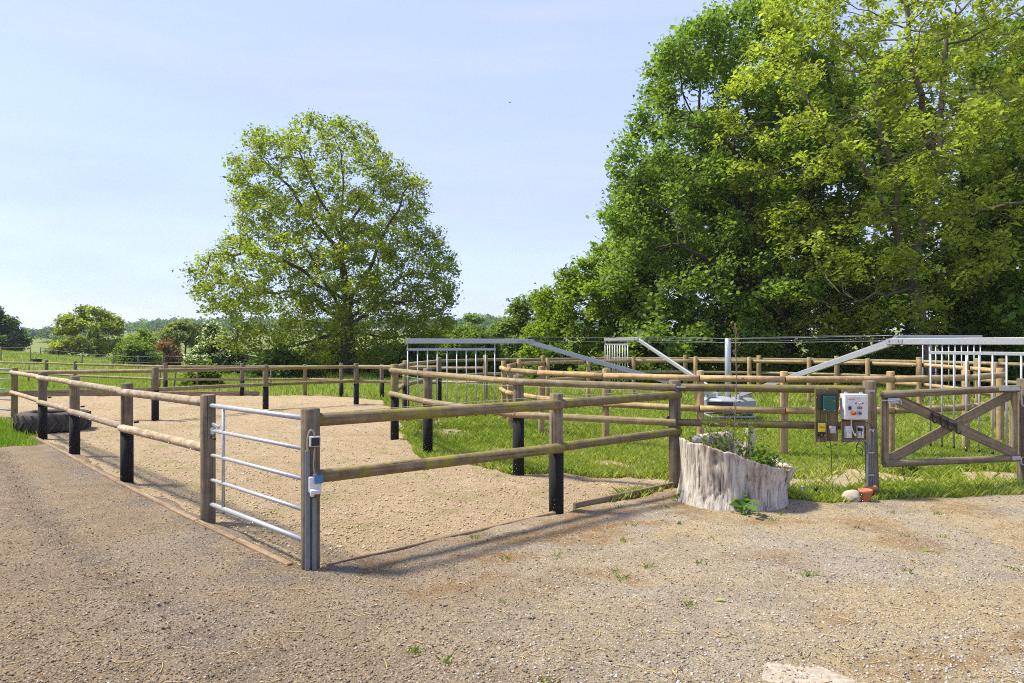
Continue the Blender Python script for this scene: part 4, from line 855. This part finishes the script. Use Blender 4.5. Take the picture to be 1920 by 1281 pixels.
cb('cable', 'black looped lead hanging below the plugged socket', [Q(1615, 808, .05), Q(1614, 822, .06), Q(1606, 836, .05), Q(1608, 850, .06), Q(1616, 853, .06), Q(1616, 842, .05), Q(1606, 838, .04), Q(1612, 832, .05), Q(1620, 840, .05), Q(1613, 846, .05)], .004, M_CABLE)
cb('cable', 'black cable hanging from the junction box to the grass', [Q(1552, 815), Q(1557, 830), Q(1559, 860), Q(1560, 900), Q(1560.5, 928), Q(1560, 931)], .0045, M_CABLE)
cb('cable', 'sagging cable between yellow energiser and worn socket', [Q(1545, 822), Q(1549, 836), Q(1556, 840), Q(1566, 834), Q(1580, 835), Q(1592, 828), Q(1594, 820)], .0035, M_CABLE)
cb('cable', 'thin earth wire dropping from the yellow energiser into the grass', [Q(1536, 820), Q(1535.5, 850), Q(1534.5, 885), Q(1528, 900), Q(1510, 910)], .003, M_CABLEB)
cb('cable', 'thin beige wire hanging below the second plank', [Q(1570, 826), Q(1573, 855), Q(1572, 885), Q(1566, 905), Q(1555, 925), Q(1546, 938)], .003, M_CABLEB)
cb('cable', 'black cable arching between the junction box and control box', [Q(1568, 806), Q(1570, 798), Q(1576, 791), Q(1585, 789), Q(1600, 790), Q(1620, 791), Q(1632, 796), Q(1636, 805)], .005, M_CABLE)
PF = W0.y-.085
cb('conduit', 'thick grey conduit bending from under the planks down the gate post', [FP(1580, 826.5, PF), FP(1600, 826.5, PF), FP(1618, 826, PF), FP(1626, 830, PF), FP(1628, 842, PF), FP(1627, 880, PF), FP(1627, 930, PF)], .0155, M_PVC)
cb('conduit', 'thin grey conduit strapped between two others on the gate post', [FP(1632, 806, PF), FP(1631.5, 850, PF), FP(1632.5, 900, PF), FP(1633, 932, PF)], .010, M_PVC)
cb('conduit', 'thin grey conduit strapped nearest the gate on its post', [FP(1637.5, 806, PF), FP(1636, 850, PF), FP(1636.5, 890, PF), FP(1639.5, 932, PF)], .010, M_PVC)
for i, y in enumerate((806, 849, 891)):
    props(box('conduit_clip', FP(1634, y, PF-.015), (.07, .004, .014), M_GALV), ['upper', 'middle', 'lower'][i]+' metal clip holding the conduits on the gate post', 'clip')
props(box('metal_strap', FP(1628, 733, PF), (.16, .004, .022), M_GALV), 'galvanised strap nailed round the top of the gate post', 'strap')
# pots, stone, ground spikes
def pot(p, label, s=1.0):
    V, Fs = lathe([(.056*s, 0), (.066*s, .112*s), (.075*s, .114*s), (.077*s, .15*s), (.068*s, .152*s), (.06*s, .10*s), (.05*s, .02*s)], 28, .006, 4)
    o = link('flower_pot', py_mesh('flower_pot', V, Fs, M_TERRA, True), None, Matrix.Translation(p)); props(o, label, 'pot')
pot(G(1623, 948)+Vector((0, 0, .04)), 'terracotta flower pot standing in front of the other pot by the stone'); pot(G(1632, 939)+Vector((0, 0, .03)), 'terracotta flower pot half hidden behind another against the gate post')
bm = bmesh.new(); bmesh.ops.create_icosphere(bm, subdivisions=4, radius=1)
for v in bm.verts:
    n_ = v.co.copy(); k = 1+.05*math.sin(n_.x*2+1)+.05*math.sin(n_.y*3+n_.z*2)+.025*math.sin(n_.z*6+n_.x*5)+.008*math.sin(n_.x*15+n_.y*13); v.co = Vector((n_.x*.112*k, n_.y*.09*k, max(n_.z, -.6)*.082*k+.05))
props(link('stone', bm_mesh('stone', bm, M_STONE, True), None, Matrix.Translation(G(1597, 946)+Vector((0, 0, .035)))), 'pale rounded field stone beside the flower pots', 'stone')
gs = thing('garden_spike', G(1530, 938), 'small black spike lamp stuck in the grass under the planks', 'spike'); p = G(1530, 938); pole('stake', p, p+Vector((0, 0, .12)), .010, M_BLACK, gs, 8)
bm = bmesh.new(); bmesh.ops.create_icosphere(bm, subdivisions=2, radius=.025); link('head', bm_mesh('head', bm, M_BLACK, True), gs, Matrix.Translation(p+Vector((0, 0, .14))))
p = G(1504, 940); ge = thing('earth_rod', p, 'short galvanised earth rod in the grass between stump and planks', 'rod'); pole('rod', p, p+Vector((0, 0, .19)), .008, M_GALV, ge, 8); pole('clamp', p+Vector((-.012, 0, .175)), p+Vector((.03, 0, .175)), .012, M_GALVD, ge, 8)
# socket post electrics
PN = Vector((.42, -.907, 0)).normalized(); PT = Vector((-PN.y, PN.x, 0)); RM = Matrix((PT, -PN, Vector((0, 0, 1)))).transposed().to_4x4()
def onpost(s, z, o=.078): return Vector((L0.x, L0.y, 0))+PN*(math.sqrt(max(.0765**2-s*s, 0))+o-.078)+PT*s+Vector((0, 0, z))
sb = thing('switch_box', onpost(.03, 1.10), 'white switch box with dark lid on the corner gate post', 'switch box')
box('case', onpost(.02, 1.105, .105), (.085, .05, .085), M_WHITE, sb, RM, .006); box('lid', onpost(.02, 1.105, .135), (.078, .012, .078), M_GREYP, sb, RM, .004); box('window', onpost(.02, 1.105, .1435), (.064, .005, .064), M_IRON, sb, RM, .001)
sk = thing('power_socket', onpost(.03, .75), 'weathered white outdoor socket with blue flap on the corner gate post', 'socket')
box('case', onpost(.02, .755, .11), (.10, .06, .13), M_WHITE, sk, RM, .012); box('hood', onpost(.02, .70, .135), (.085, .07, .06), M_FACE, sk, RM @ Matrix.Rotation(.35, 4, 'X'), .012)
box('flap', onpost(.045, .80, .155), (.068, .02, .068), M_BLUE, sk, RM @ Matrix.Rotation(-.3, 4, 'X'), .004); pole('gland', onpost(.02, .815, .105), onpost(.02, .84, .105), .016, M_GREYP, sk, 10); box('inlet', onpost(.03, .675, .15), (.05, .04, .03), M_RUST, sk, RM, .006)
props(beam('cable_trunking', onpost(-.035, -.05, .09), onpost(-.035, 1.03, .09), .038, .024, M_PVC, None, .004, up=PN), 'tall grey cable trunking up the corner gate post', 'trunking')
props(beam('cable_trunking', onpost(.018, -.05, .088), onpost(.018, .64, .088), .034, .022, M_PVC, None, .004, up=PN), 'short grey cable trunking below the blue-flapped socket', 'trunking')
cb('cable', 'beige cable looping from the tall trunking into the switch box', [onpost(-.035, 1.02, .1), onpost(-.035, 1.13, .1), onpost(-.02, 1.19, .1), onpost(.005, 1.19, .1), onpost(.018, 1.145, .1)], .008, M_CABLEB)
cb('cable', 'beige cable between switch box and blue-flapped socket', [onpost(.02, 1.06, .1), onpost(.012, .96, .1), onpost(.01, .90, .1), onpost(.02, .83, .1)], .006, M_CABLEB)

# ------------------------------------------------------------------ tractor tyre
TP = Vector(((100-960)/F*14.9, 14.9, .02)); ty = thing('tractor_tyre', TP, 'large worn tractor tyre lying flat inside the bleached fence', 'tyre')
prof = [(.40, .02), (.46, .0), (.60, .0), (.655, .04), (.675, .12), (.68, .20), (.675, .29), (.655, .37), (.60, .41), (.46, .41), (.41, .385), (.395, .34), (.47, .36), (.58, .35), (.62, .28), (.62, .13), (.58, .06), (.47, .05)]
n = 64; V = []; Fs = []
for r0, z in prof:
    for j in range(n): a = 2*math.pi*j/n; V.append((r0*math.cos(a), r0*math.sin(a), z))
m_ = len(prof)
for i in range(m_):
    for j in range(n): a = i*n+j; b_ = i*n+(j+1) % n; c_ = ((i+1) % m_)*n; Fs.append((a, b_, c_+(j+1) % n, c_+j))
link('casing', py_mesh('casing', V, Fs, M_TYRE, True), ty, Matrix.Translation(TP))
for k in range(40):
    a0 = 2*math.pi*k/40; side = k % 2; V = []
    for t in np.linspace(0, 1, 5):
        z = (.03+.20*t) if side else (.38-.20*t); a = a0+t*.20; r0 = .668+.012*math.sin(t*3.14)
        for da, dr in ((-.028, 0), (.028, 0), (.022, .034), (-.022, .034)): V.append(((r0+dr)*math.cos(a+da), (r0+dr)*math.sin(a+da), z))
    Fs = [(0, 1, 2, 3), (16, 19, 18, 17)]+[(i*4+j, i*4+(j+1) % 4+0, (i+1)*4+(j+1) % 4, (i+1)*4+j) for i in range(4) for j in range(4)]
    link('tread_lug', py_mesh('tread_lug', V, Fs, M_TYRE), ty, Matrix.Translation(TP))

# ------------------------------------------------------------------ field furniture
wf = thing('wire_fence', Vector(((153-960)/F*52, 52, 0)), 'thin leaning stakes of a wire fence across the far field', 'wire fence')
stk = [(-30, 60, 1.25), (2, 58, 1.2), (58, 58, 1.35), (153, 54, 1.15), (212, 52, 1.15), (260, 51, 1.15), (305, 50, 1.3), (372, 49, 1.2)]; tp = []
for x, D, h in stk:
    X_ = (x-960)/F*D; z = HZ(X_, D); q_ = Vector((X_+random.uniform(-.06, .1), D, z+h)); pole('stake', (X_, D, z-.1), q_, .045, M_POST, wf, 7); tp.append(q_-Vector((0, 0, .1)))
tube_pts('wire', tp, .006, M_WIRE, wf, 4); tube_pts('wire', [p-Vector((0, 0, .45)) for p in tp], .006, M_WIRE, wf, 4)
ws = thing('wire_fence', Vector(((340-960)/F*29, 29, 0)), 'short leaning stakes just behind the low back fence', 'wire fence'); tp = []
for x, D, h, ln in ((54, 33, .9, 0), (285, 28, .85, 0), (299, 28.5, .85, .03), (325, 28, .9, .12), (370, 28, .9, 0), (508, 29, .9, 0)):
    X_ = (x-960)/F*D; q_ = Vector((X_+ln, D, h)); pole('stake', (X_, D, -.1), q_, .035, M_POST, ws, 7); tp.append(q_-Vector((0, 0, .08)))
tube_pts('wire', tp, .004, M_WIRE, ws, 4)
X_ = (69-960)/F*57; z = HZ(X_, 57); V, Fs = lathe([(.30, 0), (.40, .32), (.42, .34), (.40, .36), (.37, .33), (.28, .04)], 24)
props(link('water_tub', py_mesh('water_tub', V, Fs, M_BLACK, True), None, Matrix.Translation((X_, 57, z))), 'black rubber water tub on the far field', 'tub')
ff = thing('field_rail_fence', Vector(((90-960)/F*78, 78, HZ((90-960)/F*78, 78))), 'distant low wooden rail fence on the field crest', 'fence')
for x in (76, 92, 106): X_ = (x-960)/F*78; z = HZ(X_, 78); pole('post', (X_, 78, z-.1), (X_, 78, z+.95), .06, M_POST, ff, 7)
for zz in (.85, .5): a = (76-960)/F*78; b_ = (106-960)/F*78; pole('rail', (a, 78-.07, HZ(a, 78)+zz), (b_, 78-.07, HZ(b_, 78)+zz), .04, M_POST, ff, 7)
# swift in the sky
bp = AT(956, 192, 60); bd_ = thing('bird', bp, 'small dark swift gliding in the blue sky', 'bird')
V, Fs = lathe([(.004, 0), (.02, .03), (.026, .07), (.018, .13), (.006, .19)], 10); link('body', py_mesh('body', V, Fs, M_BIRD, True), bd_, Matrix.Translation(bp) @ Euler((R(80), 0, R(60))).to_matrix().to_4x4() @ Matrix.Translation((0, 0, -.09)))
for s in (-1, 1):
    V = [(0, -.03, 0), (0, .035, 0), (s*.10, .045, .02), (s*.23, -.03, .0), (s*.11, -.0, .02)]; V = V+[(x, y, z-.006) for x, y, z in V]; Fs = [(0, 1, 2, 3, 4), (9, 8, 7, 6, 5)]+[(i, (i+1) % 5, (i+1) % 5+5, i+5) for i in range(5)]
    link('wing', py_mesh('wing', V, Fs, M_BIRD), bd_, Matrix.Translation(bp) @ Euler((R(-20), R(28), R(-30))).to_matrix().to_4x4())

# ------------------------------------------------------------------ ground cover
def blades(name, P, h, wdt, cols, seed, lean=.35, zf=None):
    r_ = np.random.default_rng(seed); n = len(P); h = h*r_.uniform(.45, 1.3, n); a = r_.uniform(0, 2*math.pi, n); dx, dy = np.cos(a), np.sin(a)
    ln = lean*h*r_.uniform(.1, 1.2, n); la = r_.uniform(0, 2*math.pi, n); z0 = np.zeros(n) if zf is None else zf
    b = np.c_[P, z0-.01]; sd_ = np.c_[dx, dy, np.zeros(n)]*(wdt*r_.uniform(.6, 1.3, n))[:, None]*.5
    mid = b+np.c_[np.cos(la)*ln*.35, np.sin(la)*ln*.35, h*.6]; tip = b+np.c_[np.cos(la)*ln, np.sin(la)*ln, h]
    V = np.stack([b-sd_, b+sd_, mid+sd_*.75, tip], 1).reshape(-1, 3); k = np.arange(n)*4
    Fq = np.stack([k, k+1, k+2, k, k+2, k+3], -1).reshape(-1, 3)
    cols = np.asarray(cols, float); t = np.clip(r_.normal(.48, .24, n)+.9*(fbm(P[:, 0], P[:, 1], .8, 3, 9)-.47), 0, .999)*(len(cols)-1); i = t.astype(int); fr = (t-i)[:, None]
    c = cols[i]*(1-fr)+cols[i+1]*fr; c = np.repeat(c, 4, axis=0)
    o = link(name, np_mesh(name, V, Fq, M_GRASS, False, c)); return o
GC = [(.185, .25, .03), (.27, .34, .045), (.35, .405, .065), (.48, .45, .20)]
def scatter(n, x0, x1, y0, y1, seed, dens=None):
    r_ = np.random.default_rng(seed); P = np.c_[r_.uniform(x0, x1, n), r_.uniform(y0, y1, n)]; return P if dens is None else P[r_.uniform(0, 1, n) < dens(P)]
def free(P, m=0.0): return (seg_d(P, SAND)+.5*(fbm(P[:, 0], P[:, 1], 2.2, 3, 5)-.5) < .04-m) & (seg_d(P, YARD) < -m)
def dn(P): return np.where(free(P, .02), np.clip(.30-dirt_f(P)*4, .05, 1), 0)*(.45+.75*fbm(P[:, 0], P[:, 1], .9, 3, 70))*(np.hypot((P[:, 0]-SCN.x)/.66, (P[:, 1]-SCN.y)/.62) > 1)
vis = lambda P: np.abs(P[:, 0]) < P[:, 1]*.82+1.0
def vdn(P): return dn(P)*vis(P)
props(blades('grass', scatter(230000, -2.5, 10.5, 8.0, 13.0, 1, vdn), .12, .0095, GC, 1, .9), kind='stuff')
props(blades('grass', scatter(125000, -3.2, 14, 13.0, 19.0, 2, vdn), .14, .016, GC, 2, .8), kind='stuff')
props(blades('grass', scatter(75000, -5, 19, 19.0, 30.0, 3, vdn), .2, .028, GC, 3, .7), kind='stuff')
def herbs(name, P, size, cols, seed, h):
    r_ = np.random.default_rng(seed); C = np.c_[P, r_.uniform(.01, h, len(P))]; V, f, c = leaves(C, size, r_, cols, .7, .6); props(link(name, np_mesh(name, V, f, M_GRASS, False, c)), kind='stuff')
hd = lambda P: np.minimum(vdn(P), 1)*np.clip((fbm(P[:, 0], P[:, 1], .8, 4, 55)-.47)*9, 0, 1)
herbs('ground_herbs', scatter(60000, -2.5, 10.5, 8.0, 13.5, 21, hd), .045, [(.09, .17, .025), (.15, .235, .035), (.21, .28, .05)], 21, .10)
herbs('ground_herbs', scatter(26000, -3.2, 14, 13.5, 20.0, 22, hd), .07, [(.10, .18, .025), (.16, .245, .035), (.22, .29, .05)], 22, .12)
props(blades('grass', scatter(34000, -14, -8.6, 11.0, 17.0, 4, lambda P: dn(P)*np.clip(.15+np.minimum(-seg_d(P, YARD), -seg_d(P, SAND))*1.6, 0, 1)), .13, .016, [(.15, .25, .02), (.21, .31, .03), (.27, .36, .045)], 4), kind='stuff')
P = scatter(70000, -34, 4, 24.5, 42, 5, lambda P: free(P, .1)*vis(P)*(.2+1.0*fbm(P[:, 0], P[:, 1], .5, 3, 80))); props(blades('field_grass', P, .20, .035, [(.20, .28, .03), (.265, .35, .045), (.33, .40, .065), (.42, .40, .15)], 5, zf=hz(P[:, 0], P[:, 1])), kind='stuff')
P = scatter(36000, -75, 8, 42, 90, 6, lambda P: vis(P)*1.0); props(blades('field_grass', P, .22, .10, [(.22, .29, .04), (.28, .345, .06), (.36, .39, .10)], 6, zf=hz(P[:, 0], P[:, 1])+.03), kind='stuff')
# small green seedlings over the sand and yard
P = scatter(45000, -13, 3, 7.0, 24, 7, lambda P: (seg_d(P, SAND) > .1)*vis(P)*np.clip((fbm(P[:, 0], P[:, 1], .8, 3, 91)-.44)*6, 0, 1)); props(blades('seedling_grass', P, .018, .022, [(.20, .235, .06), (.28, .29, .10)], 7, 1.6, zf=sand_z(P)[0]), kind='stuff')
P = scatter(26000, -6, 8, 3.2, 9, 8, lambda P: (seg_d(P, YARD) > .05)*np.clip((fbm(P[:, 0], P[:, 1], 1.4, 3, 95)-.50)*6, 0, 1)*smooth(-1.2, 2.0, P[:, 0])); props(blades('yard_weeds', P, .028, .007, [(.16, .18, .03), (.26, .24, .06), (.36, .28, .12)], 8, 1.4, zf=yard_z(P)[0]), kind='stuff')
r_ = np.random.default_rng(77); c0 = np.array([(x, y) for x, y in zip(r_.uniform(-1.5, 5.5, 46), r_.uniform(3.4, 8.0, 46)) if seg_d(np.array([[x, y]]), YARD)[0] > .1])
P = (c0[:, None]+r_.normal(0, .025, (len(c0), 16, 2))).reshape(-1, 2); props(blades('yard_weeds', P, .045, .010, [(.12, .20, .025), (.2, .28, .04)], 9, 1.0, zf=yard_z(P)[0]), kind='stuff')
def pebbles(name, P, size, cols, seed, zf, flat=.6):
    r_ = np.random.default_rng(seed); n = len(P); s = size*np.exp(r_.normal(-.1, .42, n)).clip(.3, 2.2); o6 = np.array([(1, 0, 0), (0, 1, 0), (-1, 0, 0), (0, -1, 0), (0, 0, 1), (0, 0, -1)], float)
    V = o6[None]*r_.uniform(.65, 1.25, (n, 6, 1))+r_.normal(0, .16, (n, 6, 3)); a = r_.uniform(0, 6.28, n); ca, sa = np.cos(a)[:, None], np.sin(a)[:, None]
    V = np.stack([V[..., 0]*ca-V[..., 1]*sa, V[..., 0]*sa+V[..., 1]*ca, V[..., 2]*flat], -1)*s[:, None, None]*.5+np.c_[P, zf+s*.12][:, None]
    f8 = np.array([(0, 1, 4), (1, 2, 4), (2, 3, 4), (3, 0, 4), (1, 0, 5), (2, 1, 5), (3, 2, 5), (0, 3, 5)]); Fq = (np.arange(n)[:, None, None]*6+f8[None]).reshape(-1, 3)
    cols = np.asarray(cols, float); c = cols[r_.integers(0, len(cols), n)]*r_.uniform(.75, 1.25, (n, 1))
    props(link(name, np_mesh(name, V.reshape(-1, 3), Fq, M_TINT, False, np.repeat(c, 6, axis=0))), kind='stuff')
ALLP = np.array([p[:2] for p in (L0, L1, L2, L3, L4, L5, R1, R2, W0, W1, C1, C2, C3, *O.values(), *DP)])
def clear(P): return np.min(np.hypot(P[:, None, 0]-ALLP[None, :, 0], P[:, None, 1]-ALLP[None, :, 1]), axis=1) > .10
def persp(n, d0, d1, seed, m=1.1):
    r_ = np.random.default_rng(seed); D = 1/r_.uniform(1/d1, 1/d0, n); return np.c_[r_.uniform(-.78, .78, n)*D*m, D]
P = persp(64000, 2.9, 10.5, 1); P = P[(seg_d(P, YARD) > .03) & clear(P)]; P = P[np.hypot((P[:, 0]-SCN.x)/.66, (P[:, 1]-SCN.y)/.62) > 1]
YC = [(.52, .48, .42), (.36, .32, .26), (.22, .19, .16), (.14, .125, .115), (.40, .36, .31), (.33, .25, .17), (.24, .18, .13), (.07, .065, .062), (.52, .49, .44)]
lf = smooth(.6, -.8, P[:, 0]+.6*vnoise(P[:, 0], P[:, 1], 1.0, 3)-.3) > rng.uniform(0, 1, len(P))
pebbles('gravel', P[lf], .0115, [(.25, .19, .12), (.18, .14, .092), (.12, .096, .07), (.32, .255, .17), (.40, .35, .27), (.21, .155, .095), (.08, .066, .052)], 3, yard_z(P[lf])[0])
pebbles('gravel', P[~lf], .0115, YC, 4, yard_z(P[~lf])[0])
P = persp(56000, 5.4, 23, 2); P = P[(seg_d(P, SAND) > .03) & clear(P)]
pebbles('sand_clods', P, .0185, [(.44, .33, .195), (.50, .39, .24), (.36, .265, .155), (.58, .48, .33), (.31, .23, .135)], 5, sand_z(P)[0], .7)
P = persp(700, 3.0, 8.5, 6); P = P[seg_d(P, YARD) > .05]
r_ = np.random.default_rng(12); V = []; Fq = []
for x, y in P:
    a = r_.uniform(0, 6.28); l = r_.uniform(.02, .13); z = float(yard_z(np.array([[x, y]]))[0][0])+.006; w_ = .0026; d = np.array([math.cos(a), math.sin(a), 0]); s = np.array([-d[1], d[0], 0])*w_; b_ = len(V); bend = s/w_*l*r_.uniform(-.2, .2)
    p0 = np.array([x, y, z]); 
    for t, k in ((0, 0), (.5, 1), (1, 0)):
        c_ = p0+d*l*t+bend*k; V += [c_-s, c_+s, c_+np.array([0, 0, .003])]
    for q_ in (0, 3): Fq += [(b_+q_, b_+q_+1, b_+q_+4, b_+q_+3), (b_+q_+1, b_+q_+2, b_+q_+5, b_+q_+4), (b_+q_+2, b_+q_, b_+q_+3, b_+q_+5)]
props(link('straw', np_mesh('straw', V, Fq, plain('straw', (.50, .36, .15), .8))), kind='stuff')

ang = np.linspace(0, 2*math.pi, 22)[:-1]; cc = G(1505, 1285); rr_ = .10+.14*vnoise(np.cos(ang)*1.6, np.sin(ang)*1.6, 1, 6)
xy = np.c_[cc.x+rr_*1.25*np.cos(ang), cc.y+rr_*.8*np.sin(ang)]; nv = len(ang)
V = [(x, y, z) for (x, y), z in zip(xy, yard_z(xy)[0]+.003)]; V += [(x, y, z-.05) for x, y, z in V]
Fs = [tuple(range(nv))]+[(i, i+nv, (i+1) % nv+nv, (i+1) % nv) for i in range(nv)]
props(link('concrete_patch', py_mesh('concrete_patch', V, Fs, plain('worn concrete', (.33, .28, .21), .95, 0, .4, 24, .8))), kind='structure')
P = np.array([G(x, y)[:2] for x, y in ((1165, 1048), (1736, 1045), (1240, 985), (905, 1190), (1530, 1090), (1350, 1140))]); V, f, c = leaves(np.c_[P, yard_z(P)[0]+.012], .075, np.random.default_rng(3), [(.22, .30, .06), (.36, .40, .16)], 3.0, .5)
props(link('fallen_leaves', np_mesh('fallen_leaves', V, f, M_LEAF, False, c)), kind='stuff')
# ------------------------------------------------------------------ haze
hm = bpy.data.materials.new('thin haze'); hm.use_nodes = True; ht_ = hm.node_tree; ht_.nodes.clear(); ho = ht_.nodes.new('ShaderNodeOutputMaterial'); pv = ht_.nodes.new('ShaderNodeVolumePrincipled')
pv.inputs['Color'].default_value = (.80, .88, 1.0, 1); pv.inputs['Density'].default_value = .00022; pv.inputs['Anisotropy'].default_value = .2; ht_.links.new(pv.outputs[0], ho.inputs['Volume'])

bm = bmesh.new(); bmesh.ops.create_cube(bm, size=1.0); bmesh.ops.scale(bm, vec=(3600, 3000, 74), verts=bm.verts)
props(link('haze', bm_mesh('haze', bm, hm), None, Matrix.Translation((0, 1180, 24))), kind='stuff')
